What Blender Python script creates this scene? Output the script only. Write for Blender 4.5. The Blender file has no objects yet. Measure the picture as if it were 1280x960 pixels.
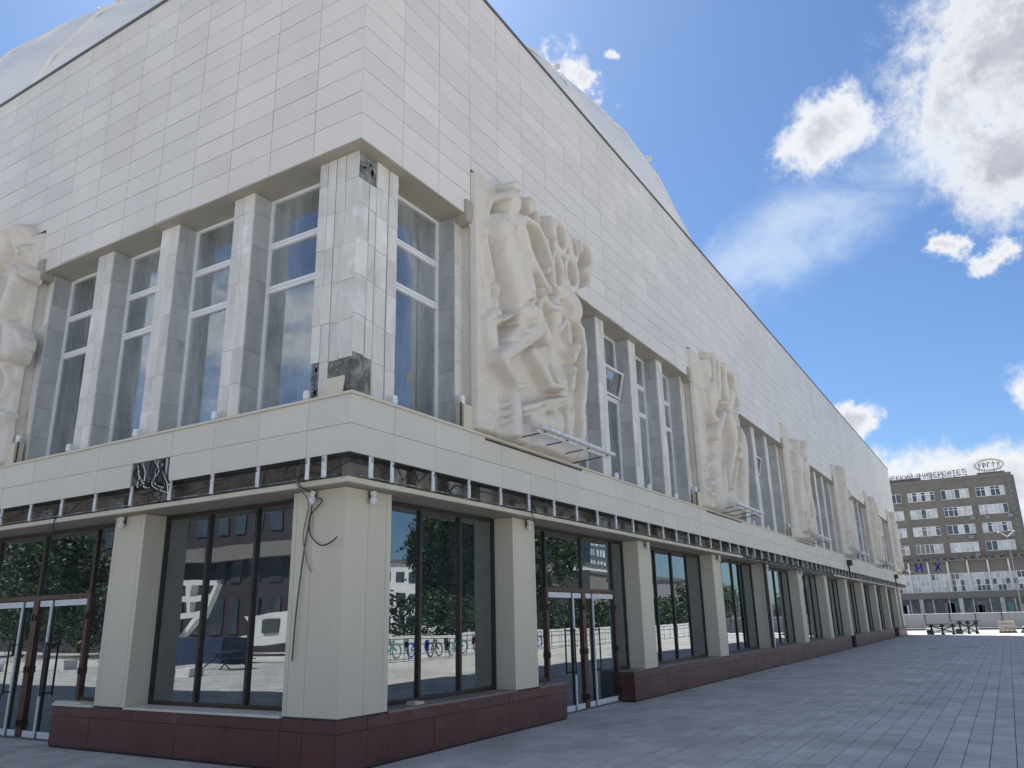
import bpy, math, random, time
import numpy as np
from mathutils import Vector, Matrix, Quaternion
random.seed(7)
T0 = time.time()
SC = bpy.context.scene
COL = SC.collection
# ------------------------------------------------------------------ camera
CAM_POS = Vector((-7.568, -7.031, 1.8))
cam = bpy.data.cameras.new('camera'); camo = bpy.data.objects.new('camera', cam); COL.objects.link(camo)
cam.sensor_width = 36; cam.lens = 36 * 982.78 / 1280; cam.clip_start = .1; cam.clip_end = 3000
rot = Matrix(((0.518709, -0.23587, -0.82177), (-0.854672, -0.167612, -0.491368), (-0.021839, 0.957221, -0.288533)))
camo.matrix_world = Matrix.Translation(CAM_POS) @ rot.to_4x4()
SC.camera = camo
# ------------------------------------------------------------------ light
SUN_EL = math.radians(52); SUN_AZ = math.atan2(.73, .68)          # direction towards the sun, seen from above
S = Vector((math.cos(SUN_EL) * math.cos(SUN_AZ), math.cos(SUN_EL) * math.sin(SUN_AZ), math.sin(SUN_EL)))
sun = bpy.data.lights.new('sun', 'SUN'); suno = bpy.data.objects.new('sun', sun); COL.objects.link(suno)
sun.energy = 5.0; sun.angle = math.radians(.55); sun.color = (1, .95, .88)
suno.rotation_euler = S.to_track_quat('Z', 'Y').to_euler()
SC.view_settings.view_transform = 'Standard'; SC.view_settings.look = 'None'
SC.view_settings.gamma = 1; SC.view_settings.exposure = 1.02

class NT:
    """small helper to write node trees"""
    def __init__(s, tree): s.t = tree; s.n = tree.nodes; s.l = tree.links
    def new(s, typ, **kw):
        n = s.n.new(typ)
        for k, v in kw.items(): setattr(n, k, v)
        return n
    def put(s, sock, v):
        if isinstance(v, bpy.types.NodeSocket): s.l.new(v, sock)
        else:
            if hasattr(v, '__len__') and hasattr(sock.default_value, '__len__') and len(v) > len(sock.default_value): v = v[:3]
            sock.default_value = v
    def math(s, op, a, b=None, c=None, clamp=False):
        n = s.new('ShaderNodeMath', operation=op); n.use_clamp = clamp
        s.put(n.inputs[0], a)
        if b is not None: s.put(n.inputs[1], b)
        if c is not None: s.put(n.inputs[2], c)
        return n.outputs[0]
    def vmath(s, op, a, b=None, out=0):
        n = s.new('ShaderNodeVectorMath', operation=op); s.put(n.inputs[0], a)
        if b is not None: s.put(n.inputs[1], b)
        return n.outputs[out]
    def dot(s, a, b): return s.vmath('DOT_PRODUCT', a, b, 1)
    def mix(s, f, a, b, blend='MIX'):
        n = s.new('ShaderNodeMix', data_type='RGBA', blend_type=blend)
        s.put(n.inputs[0], f); s.put(n.inputs[6], a); s.put(n.inputs[7], b); return n.outputs[2]
    def noise(s, vec, scale, detail=4, rough=.55, dist=0.0, out=0):
        n = s.new('ShaderNodeTexNoise'); s.put(n.inputs['Vector'], vec)
        n.inputs['Scale'].default_value = scale; n.inputs['Detail'].default_value = detail
        n.inputs['Roughness'].default_value = rough; n.inputs['Distortion'].default_value = dist
        return n.outputs[out]
    def step(s, v, a, b, lo=0.0, hi=1.0):
        n = s.new('ShaderNodeMapRange', interpolation_type='SMOOTHSTEP'); s.put(n.inputs[0], v)
        for i, x in zip((1, 2, 3, 4), (a, b, lo, hi)): s.put(n.inputs[i], x)
        return n.outputs[0]
    def scale(s, vec, x, y, z):
        n = s.new('ShaderNodeMapping'); s.put(n.inputs[0], vec); n.inputs['Scale'].default_value = (x, y, z); return n.outputs[0]

# ------------------------------------------------------------------ sky
W = bpy.data.worlds.new('World'); SC.world = W; W.use_nodes = True
nt = NT(W.node_tree); nt.n.clear()
out = nt.new('ShaderNodeOutputWorld'); bg = nt.new('ShaderNodeBackground'); nt.l.new(bg.outputs[0], out.inputs[0])
sky = nt.new('ShaderNodeTexSky', sky_type='NISHITA', sun_disc=False)
sky.sun_elevation = SUN_EL; sky.sun_rotation = math.pi / 2 - SUN_AZ
sky.air_density = 1.0; sky.dust_density = .6; sky.ozone_density = 2.0
bg.inputs[1].default_value = .07
d = nt.vmath('NORMALIZE', nt.new('ShaderNodeTexCoord').outputs['Generated'])
dz = nt.dot(d, (0, 0, 1.0))
skyc = nt.mix(1.0, sky.outputs[0], (.57, .745, .935, 1), 'MULTIPLY')
n1 = nt.noise(d, 11, 10, .62, .35)
n2 = nt.noise(d, 42, 8, .65, .2)
n4 = nt.noise(d, 120, 4, .6, .1)
nn = nt.math('ADD', nt.math('ADD', nt.math('MULTIPLY', nt.math('SUBTRACT', n1, .5), 3.6), nt.math('MULTIPLY', nt.math('SUBTRACT', n2, .5), 2.0)), nt.math('MULTIPLY', nt.math('SUBTRACT', n4, .5), .9))
def blob(c, ru, rv, roll=0, amp=1.0, bias=0.0):
    """cumulus round a direction: ru, rv its half width and half height in radians"""
    c = Vector(c).normalized(); u = Vector((c.y, -c.x, 0)).normalized(); v = u.cross(c)
    if v.z < 0: v = -v
    u2 = u * math.cos(roll) + v * math.sin(roll); v2 = v * math.cos(roll) - u * math.sin(roll)
    a = nt.math('DIVIDE', nt.dot(d, tuple(u2)), ru); b = nt.math('DIVIDE', nt.dot(d, tuple(v2)), rv)
    r = nt.math('SQRT', nt.math('ADD', nt.math('MULTIPLY', a, a), nt.math('MULTIPLY', b, b)))
    front = nt.step(nt.dot(d, tuple(c)), 0, .3, -5, 0)
    x = nt.math('ADD', nt.math('SUBTRACT', 1.0 + bias, r), nt.math('MULTIPLY', nn, amp))
    return nt.math('ADD', x, front)
blobs = [blob((.842, -.10, .53), .13, .125, -.5, .36, .03), blob((.885, -.085, .45), .09, .075, 0, .36, 0.05),
         blob((.846, .092, .523), .062, .048, .25, .5, .05),
         blob((.715, .325, .61), .055, .026, -.75, .9, -.25), blob((.723, .286, .629), .018, .008, -.3, .9, -.3),
         blob((.921, -.006, .388), .035, .018, -.6, .8, -.1), blob((.932, -.05, .36), .035, .022, .4, .8, -.1),
         blob((.976, -.062, .216), .03, .04, 0, .5, -.05), blob((.968, .118, .215), .03, .02, 0, .8, -.15),
         blob((.99, -.02, .128), .40, .05, 0, .42, .1)]
m = blobs[0]
for b in blobs[1:]: m = nt.math('MAXIMUM', m, b)
# unseen cumulus goes on behind and beside the camera, thickened to fill the facades
back = nt.step(nt.dot(d, (-.72, -.69, 0)), -.25, .1, -3, 0)
side = nt.step(nt.dot(d, (-.5, .866, 0)), .55, .8, -3, 0)
n3 = nt.noise(nt.scale(d, 1, 1, 2.2), 3.2, 10, .58, .3)
fld = nt.math('MULTIPLY', nt.math('SUBTRACT', n3, .47), 4.5)
m = nt.math('MAXIMUM', m, nt.math('ADD', fld, nt.math('MAXIMUM', back, side)))
dens = nt.math('POWER', nt.step(m, -.12, .55), 1.3)
core = nt.math('MAXIMUM', nt.step(m, .45, 1.2, 0, .75), nt.step(nt.math('MAXIMUM', blobs[0], blobs[1]), .35, .95))
lump = nt.noise(d, 16, 6, .6)
shade = nt.math('MULTIPLY', core, nt.step(lump, .36, .66, 1.0, .72))
cloudc = nt.mix(shade, (6.5, 6.6, 6.8, 1), (3.3, 3.5, 4.0, 1))
col = nt.mix(nt.math('MULTIPLY', dens, .96), skyc, cloudc)
# thin cirrus
cir = nt.noise(nt.scale(d, 1, 3.5, 6), 2.5, 6, .6, .6)
cb = blob((.885, .15, .42), .26, .06, .42, .25, .25)
cf = nt.math('MULTIPLY', nt.step(cb, 0, 1.0), nt.step(cir, .30, .66, .1, .6))
col = nt.mix(cf, col, (5.5, 6.2, 7.2, 1))
nt.l.new(col, bg.inputs[0])

# ------------------------------------------------------------------ materials
MATS = {}
def material(name, base, rough=.6, var=.06, nscale=3.0, tint=.0, island=0.0, bump=0.0, bscale=40, stretch=None, second=None, sfac=.5,
             sscale=1.5, metal=0.0, spec=.5, spots=None, shift=False):
    m = bpy.data.materials.new(name); m.use_nodes = True; t = NT(m.node_tree); t.n.clear()
    o = t.new('ShaderNodeOutputMaterial'); p = t.new('ShaderNodeBsdfPrincipled'); t.l.new(p.outputs[0], o.inputs[0])
    pos = t.new('ShaderNodeNewGeometry'); vec = pos.outputs['Position']
    if stretch: vec = t.scale(vec, *stretch)
    if shift:
        sv = t.vmath('SCALE', (13.1, 7.7, 21.3)); t.put(sv.node.inputs[3], t.new('ShaderNodeObjectInfo').outputs['Random']); vec = t.vmath('ADD', vec, sv)
    base4 = (*base, 1)
    n = t.noise(vec, nscale, 6, .6)
    f = t.step(n, .25, .75, 1 - var, 1 + var)
    if tint:
        oi = t.new('ShaderNodeObjectInfo'); f = t.math('MULTIPLY', f, t.math('MULTIPLY_ADD', oi.outputs['Random'], 2 * tint, 1 - tint))
    if island: f = t.math('MULTIPLY', f, t.math('MULTIPLY_ADD', pos.outputs['Random Per Island'], 2 * island, 1 - island))
    c = base4
    if second:
        s = t.noise(vec, sscale, 8, .65, .8); c = t.mix(t.math('MULTIPLY', t.step(s, .47, .62), sfac), base4, (*second, 1))
    if spots:
        s = t.noise(pos.outputs['Position'], spots[1], 3, .5); c = t.mix(t.step(s, .6, .68, 0, spots[2]), c, (*spots[0], 1))
    cc = t.vmath('SCALE', c); t.put(cc.node.inputs[0], c); t.put(cc.node.inputs[3], f)
    t.l.new(cc, p.inputs['Base Color'])
    r = t.noise(vec, nscale * 2.3, 4); t.l.new(t.step(r, .2, .8, max(rough - .07, .02), rough + .07), p.inputs['Roughness'])
    p.inputs['Metallic'].default_value = metal; p.inputs['Specular IOR Level'].default_value = spec
    if bump:
        b = t.new('ShaderNodeBump'); b.inputs['Strength'].default_value = bump; b.inputs['Distance'].default_value = .02
        t.l.new(t.noise(pos.outputs['Position'], bscale, 6, .6), b.inputs['Height']); t.l.new(b.outputs[0], p.inputs['Normal'])
    MATS[name] = m; return m
def glass(name, dark, fac, wav=.012, grime=.06):
    m = bpy.data.materials.new(name); m.use_nodes = True; t = NT(m.node_tree); t.n.clear()
    o = t.new('ShaderNodeOutputMaterial'); dif = t.new('ShaderNodeBsdfDiffuse'); g = t.new('ShaderNodeBsdfGlossy')
    pos = t.new('ShaderNodeNewGeometry').outputs['Position']
    n = t.noise(t.scale(pos, 1, 1, .35), .9, 5, .6, .5); dif.inputs[0].default_value = (*dark, 1)
    c = t.vmath('SCALE', (*dark,)); t.put(c.node.inputs[3], t.step(n, .35, .68, .5, 1.6)); t.l.new(c, dif.inputs[0])
    g.inputs[0].default_value = (.88, .95, 1.0, 1); g.inputs['Roughness'].default_value = .004
    fr = t.new('ShaderNodeFresnel'); fr.inputs[0].default_value = 1.5
    dust = t.noise(pos, 3.5, 8, .7)
    fc = t.math('ADD', t.math('ADD', fr.outputs[0], fac), t.step(dust, .3, .8, 0, -grime), clamp=True)
    b = t.new('ShaderNodeBump'); b.inputs['Strength'].default_value = 1; b.inputs['Distance'].default_value = wav
    t.l.new(t.noise(pos, .7, 2, .4), b.inputs['Height']); t.l.new(b.outputs[0], g.inputs['Normal'])
    mx = t.new('ShaderNodeMixShader'); t.l.new(fc, mx.inputs[0]); t.l.new(dif.outputs[0], mx.inputs[1]); t.l.new(g.outputs[0], mx.inputs[2])
    t.l.new(mx.outputs[0], o.inputs[0]); MATS[name] = m; return m

M_TILE = material('wall_tile', (.68, .65, .60), .42, .03, .6, tint=.045, island=.045, bump=.03, bscale=5, second=(.63, .59, .55), sfac=.5, sscale=.35, stretch=(1, 1, .45))
M_BACK = material('dark_backing', (.10, .10, .10), .9, .3, 4, bump=.3, bscale=20)
M_CONC = material('raw_concrete', (.15, .14, .125), .9, .35, 3, second=(.09, .075, .06), sscale=4, bump=.5, bscale=18)
M_CREAM = material('cream_cladding', (.62, .57, .455), .42, .03, 1.0, tint=.02, second=(.585, .525, .42), sfac=.5, sscale=1.3, stretch=(1, 1, .4))
M_BAND = material('fascia_panel', (.62, .59, .515), .42, .025, .8, tint=.03)
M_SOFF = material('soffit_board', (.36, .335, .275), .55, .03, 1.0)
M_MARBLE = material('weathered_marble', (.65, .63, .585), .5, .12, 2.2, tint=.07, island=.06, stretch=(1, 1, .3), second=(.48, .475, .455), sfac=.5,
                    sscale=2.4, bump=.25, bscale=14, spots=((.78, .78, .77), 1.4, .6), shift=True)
M_MARBLE_SHADED = material('weathered_marble_shaded_side', (.45, .46, .46), .5, .10, 2.2, tint=.09, island=.08, stretch=(1, 1, .3), second=(.32, .33, .34), sfac=.6, sscale=2.0, bump=.2, bscale=14, shift=True)  # darker copy of the marble, with the shade of the side faces painted in
M_MORTAR = material('old_mortar', (.17, .17, .165), .95, .35, 7, second=(.30, .30, .29), sfac=.7, sscale=7, bump=.9, bscale=16)
M_MAROON = material('maroon_panel', (.105, .038, .036), .4, .12, 1.5, tint=.10, spots=((.16, .12, .11), 2.4, .35), second=(.08, .031, .03), sfac=.6, sscale=2)
M_SILL = material('stone_sill', (.22, .185, .165), .55, .15, 5, second=(.15, .125, .115), sscale=3)
M_PVC = material('white_frame', (.76, .77, .78), .35, .03, 2)
M_BRONZE = material('bronze_frame', (.030, .020, .015), .38, .15, 3)
M_DOORBR = material('door_brown', (.085, .04, .025), .45, .2, 4)
M_FILM = material('protective_film', (.72, .73, .75), .5, .05, 6, spots=((.12, .13, .15), 55, .85))
M_BLACK = material('black_plastic', (.012, .012, .013), .45, .1, 5)
M_GALV = material('galvanised_steel', (.70, .70, .70), .42, .2, 9, metal=.3)
M_EDGE = material('roof_flashing', (.12, .125, .13), .5, .1, 2)
M_PLASTER = material('relief_plaster', (.64, .60, .54), .72, .05, 1.6, second=(.57, .53, .46), sfac=.6, sscale=1.6, bump=.35, bscale=17)
M_DOME = material('dome_shell', (.82, .79, .75), .55, .05, .35, second=(.72, .72, .71), sfac=.5, sscale=.3)
M_PAVE = material('paving_stone', (.47, .465, .455), .7, .12, .8, tint=.09, island=.10, bump=.35, bscale=45, second=(.345, .345, .345), sfac=.5, sscale=.45, spots=((.24, .24, .24), 3.1, .35))
M_JOINT = material('joint_sand', (.085, .085, .085), .95, .2, 20)
M_GROUND = material('sunlit_pale_ground', (.52, .50, .46), .9, .12, .25, second=(.36, .34, .31), sscale=.3, bump=.3, bscale=8)  # sunlight put into the colour: paler than the paving in the hall's shadow
M_GLASS = glass('coated_glass', (.020, .026, .030), .24, .0035)
M_GLASSU = glass('upper_glass', (.20, .21, .215), .25, .004, .1)
M_GREY = material('grey_render', (.175, .165, .152), .9, .10, .5, second=(.135, .13, .125), sscale=.6)
M_GREYL = material('grey_spandrel', (.20, .19, .175), .85, .08, .8)
M_WHITE = material('white_paint', (.72, .72, .71), .6, .05, 1)
M_BLUE = material('blue_letter', (.02, .02, .45), .5, .05, 3)
M_HOARD = material('hoarding_sheet', (.22, .23, .245), .55, .05, .7, tint=.03)
M_DARKST = material('dark_steel', (.03, .032, .035), .5, .2, 5)
M_STONEP = material('pallet_stone', (.50, .44, .36), .85, .15, 6, tint=.15)
M_WOOD = material('weathered_timber', (.22, .16, .10), .8, .25, 9)
M_BARK = material('bark', (.07, .055, .04), .9, .3, 9, bump=.5)
M_LEAF = material('foliage', (.035, .072, .022), .6, .35, .6, island=.45)
M_RED = material('red_brown_facade', (.040, .030, .042), .8, .1, .6)
M_CABLE = material('cable_sheath', (.10, .085, .07), .6, .1, 5)
M_BLUE2 = material('container_blue', (.02, .035, .09), .5, .15, 2)
M_TEAL = material('teal_mural', (.12, .30, .29), .7, .1, 3)
M_PINK = material('pink_mural', (.42, .09, .22), .7, .1, 3)

# ------------------------------------------------------------------ geometry helpers
BOXV = [(-1, -1, -1), (1, -1, -1), (1, 1, -1), (-1, 1, -1), (-1, -1, 1), (1, -1, 1), (1, 1, 1), (-1, 1, 1)]
BOXF = [(0, 3, 2, 1), (4, 5, 6, 7), (0, 1, 5, 4), (1, 2, 6, 5), (2, 3, 7, 6), (3, 0, 4, 7)]
CACHE = {}
def box_mesh(dx, dy, dz, mat):
    k = (round(dx, 4), round(dy, 4), round(dz, 4), mat.name)
    if k not in CACHE:
        me = bpy.data.meshes.new('block'); me.from_pydata([(x * dx / 2, y * dy / 2, z * dz / 2) for x, y, z in BOXV], [], BOXF)
        me.materials.append(mat); CACHE[k] = me
    return CACHE[k]
WORLD = {}
def link(o, parent, loc):
    COL.objects.link(o); WORLD[o.name] = Vector(loc)
    if parent is not None: o.parent = parent; o.location = Vector(loc) - WORLD[parent.name]
    else: o.location = loc
    return o
def tag(o, label=None, cat=None, group=None, kind=None):
    if label: o['label'] = label
    if cat: o['category'] = cat
    if group: o['group'] = group
    if kind: o['kind'] = kind
    return o
def empty(name, loc, label, cat, group=None):
    o = bpy.data.objects.new(name, None); link(o, None, loc); o.empty_display_size = .3; return tag(o, label, cat, group)
def P(side, s, t, z):
    """facade coordinates: s along the wall from the corner, t depth behind the wall plane, z height"""
    return (s, t, z) if side == 'R' else (t, s, z)
def bx(name, parent, mat, side, s0, s1, t0, t1, z0, z1, jit=0):
    a = P(side, s0, t0, z0); b = P(side, s1, t1, z1)
    dd = [abs(b[i] - a[i]) for i in range(3)]; c = [(a[i] + b[i]) / 2 for i in range(3)]
    o = bpy.data.objects.new(name, box_mesh(*dd, mat))
    if jit: o.rotation_euler = (random.gauss(0, jit), random.gauss(0, jit), random.gauss(0, jit * .5))
    return link(o, parent, c)
class MB:
    def __init__(s): s.v = []; s.f = []
    def box(s, x0, x1, y0, y1, z0, z1):
        n = len(s.v)
        x0, x1 = min(x0, x1), max(x0, x1); y0, y1 = min(y0, y1), max(y0, y1); z0, z1 = min(z0, z1), max(z0, z1)
        s.v += [((x1 if a > 0 else x0), (y1 if b > 0 else y0), (z1 if c > 0 else z0)) for a, b, c in BOXV]
        s.f += [tuple(i + n for i in f) for f in BOXF]; return s
    def sbox(s, side, s0, s1, t0, t1, z0, z1):
        a = P(side, s0, t0, z0); b = P(side, s1, t1, z1); return s.box(a[0], b[0], a[1], b[1], a[2], b[2])
    def bar(s, p, q, r, k=6):
        """round bar from p to q"""
        p = Vector(p); q = Vector(q); d = (q - p)
        if d.length < 1e-6: return s
        d.normalize(); u = d.orthogonal().normalized(); w = d.cross(u); n = len(s.v)
        for c in (p, q):
            for i in range(k):
                a = 2 * math.pi * i / k; s.v.append(tuple(c + (u * math.cos(a) + w * math.sin(a)) * r))
        for i in range(k): j = (i + 1) % k; s.f.append((n + i, n + j, n + k + j, n + k + i))
        s.f.append(tuple(n + i for i in range(k))[::-1]); s.f.append(tuple(n + k + i for i in range(k))); return s
    def lathe(s, c, prof, k=10):
        n = len(s.v); c = Vector(c)
        for r, z in prof:
            for i in range(k): a = 2 * math.pi * i / k; s.v.append((c.x + r * math.cos(a), c.y + r * math.sin(a), c.z + z))
        for j in range(len(prof) - 1):
            for i in range(k):
                i2 = (i + 1) % k; s.f.append((n + j * k + i, n + j * k + i2, n + (j + 1) * k + i2, n + (j + 1) * k + i))
        s.f.append(tuple(n + i for i in range(k))[::-1]); s.f.append(tuple(n + (len(prof) - 1) * k + i for i in range(k))); return s
    def build(s, name, mat, parent, loc=(0, 0, 0), smooth=False):
        me = bpy.data.meshes.new(name); L = Vector(loc)
        me.from_pydata([tuple(Vector(v) - L) for v in s.v], [], s.f); me.materials.append(mat)
        if smooth: me.polygons.foreach_set('use_smooth', [True] * len(me.polygons))
        return link(bpy.data.objects.new(name, me), parent, loc)
def tube(name, pts, r, mat, parent=None, loc=None):
    """bendy round cable through pts (Catmull-Rom)"""
    pts = [Vector(p) for p in pts]; path = []
    for i in range(len(pts) - 1):
        p0 = pts[max(i - 1, 0)]; p1 = pts[i]; p2 = pts[i + 1]; p3 = pts[min(i + 2, len(pts) - 1)]
        for k in range(6):
            t = k / 6; path.append(.5 * ((2 * p1) + (p2 - p0) * t + (2 * p0 - 5 * p1 + 4 * p2 - p3) * t * t + (3 * p1 - p0 - 3 * p2 + p3) * t ** 3))
    path.append(pts[-1]); v = []; f = []; K = 6
    for i, p in enumerate(path):
        dr = (path[min(i + 1, len(path) - 1)] - path[max(i - 1, 0)]).normalized(); u = dr.cross(Vector((.3, .2, .93))).normalized(); w = dr.cross(u)
        v += [tuple(p + (u * math.cos(a) + w * math.sin(a)) * r) for a in [2 * math.pi * k / K for k in range(K)]]
        if i:
            for k in range(K): j = (k + 1) % K; f.append(((i - 1) * K + k, (i - 1) * K + j, i * K + j, i * K + k))
    mb = MB(); mb.v = v; mb.f = f
    return mb.build(name, mat, parent, tuple(loc) if loc is not None else tuple(pts[0]), True)
ROTI = rot.transposed()
def pix(p):
    q = ROTI @ (Vector(p) - CAM_POS)
    if q.z > -.2: return None
    return (640 - 982.78 * q.x / q.z, 480 + 982.78 * q.y / q.z)
def seen(p, m=40):
    q = pix(p); return q is not None and -m < q[0] < 1280 + m and -m < q[1] < 960 + m
# ================================================================== SETTING
g = MB(); g.v = [(-900, -900, -.03), (900, -900, -.03), (900, 900, -.03), (-900, 900, -.03)]; g.f = [(0, 1, 2, 3)]
tag(g.build('ground', M_GROUND, None), kind='structure')
pv = MB(); pv.v = [(-22, -8.3, -.014), (74, -8.3, -.014), (74, 34, -.014), (-22, 34, -.014)]; pv.f = [(0, 1, 2, 3)]  # paving stops at the shadow edge; ground beyond is coloured paler as sunlit
paving = tag(pv.build('pavement', M_JOINT, None), kind='structure')
cells = []
RW = .29; rr = random.Random(3)
y = -8.26; row = 0
while y < .8:
    x = -21.5 + rr.uniform(0, .6)
    while x < 73:
        ln = rr.choice((.44, .58, .58, .73)); cells.append((x, min(x + ln, 73.6), y, y + RW)); x += ln
    y += RW; row += 1
while y < 33:
    x = -21.5 + rr.uniform(0, .6)
    while x < .9:
        ln = rr.choice((.44, .58, .58, .73)); cells.append((x, min(x + ln, .95), y, y + RW)); x += ln
    y += RW
G5 = .010
vis = []; rest = []
for c in cells:
    p = ((c[0] + c[1]) / 2, (c[2] + c[3]) / 2, 0)
    hid = p[0] > .45 and p[1] > .45
    (vis if (seen(p, 0) and not hid) else rest).append(c)
vis.sort(key=lambda c: (Vector(((c[0] + c[1]) / 2, (c[2] + c[3]) / 2, 0)) - CAM_POS).length)
rest += vis[300:]; vis = vis[:300]
for c in vis:
    x0, x1, y0, y1 = c; o = bpy.data.objects.new('paving_stone', box_mesh(x1 - x0 - G5, RW - G5, .04, M_PAVE))
    o.rotation_euler = (rr.gauss(0, .004), rr.gauss(0, .003), 0)
    link(o, paving, ((x0 + x1) / 2, (y0 + y1) / 2, -.02 + rr.gauss(0, .0012)))
V = []; F = []
for (x0, x1, y0, y1) in rest:
    n = len(V); h = rr.gauss(0, .001); a = G5 / 2
    tx = rr.gauss(0, .0009)
    V += [(x0 + a, y0 + a, h - .013), (x1 - a, y0 + a, h - .013), (x1 - a, y1 - a, h - .013), (x0 + a, y1 - a, h - .013), (x0 + a, y0 + a, h + tx), (x1 - a, y0 + a, h - tx), (x1 - a, y1 - a, h - tx), (x0 + a, y1 - a, h + tx)]
    F += [tuple(n + i for i in f) for f in BOXF[1:]]
mb = MB(); mb.v = V; mb.f = F
tag(mb.build('paving_stones', M_PAVE, paving), kind='stuff')

# ================================================================== THE HALL
LR, LL = 68.4, 44.0
HALL = empty('exhibition_hall', (0, 0, 0), 'large pale tiled hall with domed roof, tall marble-pillared windows and glazed ground floor', 'building')
# --- upper walls
ZS = 8.72; ZT = 13.86
rows = [(ZS, 9.16)] + [(9.16 + i * .3917, 9.16 + (i + 1) * .3917) for i in range(12)]
UP = MB().box(.03, LR - .03, .03, LL - .03, ZS + .03, ZT).build('upper_wall', M_BACK, HALL)
pan = []
for side, L in (('R', LR), ('L', LL)):
    n = round(L / .97); w = L / n
    for i in range(n):
        for r, (z0, z1) in enumerate(rows): pan.append((side, i * w, (i + 1) * w, z0, z1))
def pd(p): return (Vector(P(p[0], (p[1] + p[2]) / 2, 0, (p[3] + p[4]) / 2)) - CAM_POS).length + (0 if seen(P(p[0], (p[1] + p[2]) / 2, 0, (p[3] + p[4]) / 2)) else 500)
pan.sort(key=pd); J = .0055
far = MB()
for k, (side, s0, s1, z0, z1) in enumerate(pan):
    jt = random.gauss(0, .0012)
    e0 = 0 if (side == 'L' or s0 > .01) else 0
    a0 = s0 + (J if s0 > .01 else (.026 if side == 'L' else 0))
    if k < 300: bx('wall_panel', UP, M_TILE, side, a0, s1 - J, jt, .024, z0 + J, z1 - J, .0008)
    else: far.sbox(side, a0, s1 - J, jt, .024, z0 + J, z1 - J)
tag(far.build('wall_panels', M_TILE, UP), kind='stuff')
# roof edge, roof deck
re = MB().box(-.035, LR + .03, -.035, .25, ZT + .002, ZT + .045).box(-.035, .25, .251, LL, ZT + .002, ZT + .045).box(LR - .25, LR + .03, .251, LL, ZT + .002, ZT + .045).box(.251, LR - .251, LL - .25, LL, ZT + .002, ZT + .045)
re.build('roof_edging', M_EDGE, HALL)
MB().box(.251, LR - .251, .251, LL - .251, ZT - .2, ZT + .03).build('roof', M_DOME, HALL)
# other two walls of the upper floor (never seen, plain)
MB().box(LR - .03, LR, .03, LL, ZS, ZT).build('end_wall', M_TILE, HALL)
# soffit boards in lengths
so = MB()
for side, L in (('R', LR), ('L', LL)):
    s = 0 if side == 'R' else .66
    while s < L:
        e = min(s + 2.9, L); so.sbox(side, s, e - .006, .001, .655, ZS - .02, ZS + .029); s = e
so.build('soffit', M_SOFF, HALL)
# dome with ribs
DC = Vector((22.07, 22.15, 11)); DR, DH = 21.0, 22.8
NR, NL = 24, 14
dm = MB()
def dpt(a, e, k=1.0): return (DC.x + DR * k * math.cos(e) * math.cos(a), DC.y + DR * k * math.cos(e) * math.sin(a), DC.z + DH * k * math.sin(e))
E0 = math.asin((13.9 - 11) / DH)
for j in range(NL + 1):
    e = E0 + (math.pi / 2 - E0) * j / NL * .995
    for i in range(NR * 2):
        k = 1.0 if i % 2 == 0 else .9975
        dm.v.append(dpt(math.pi * i / NR, e, k))
for j in range(NL):
    for i in range(NR * 2):
        i2 = (i + 1) % (NR * 2); dm.f.append((j * NR * 2 + i, j * NR * 2 + i2, (j + 1) * NR * 2 + i2, (j + 1) * NR * 2 + i))
DOME = dm.build('dome', M_DOME, HALL)
for i in range(NR):
    a = 2 * math.pi * i / NR; rb = MB()
    pts = [dpt(a, E0 + (math.pi / 2 - E0) * j / 10, 1.002) for j in range(11)]
    for p, q in zip(pts[:-1], pts[1:]): rb.bar(p, q, .07, 4)
    RB = rb.build('rib', M_DOME, DOME)
    for e in ((.30, .62, .95) if i % 2 else (.47, .8)):
        c = Vector(dpt(a + (.008 if i % 3 else 0), e, 1.006)); cl = MB().box(c.x - .1, c.x + .1, c.y - .1, c.y + .1, c.z - .05, c.z + .08).bar(c, c + Vector((.06, .06, .26)), .035, 5).bar(c + Vector((-.16, .06, .12)), c + Vector((.16, -.06, .2)), .035, 4)
        if i in (12, 13, 14, 15, 16, 17, 18, 19, 20, 21, 22): cl.build('clamp', M_GALV, DOME)

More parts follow.
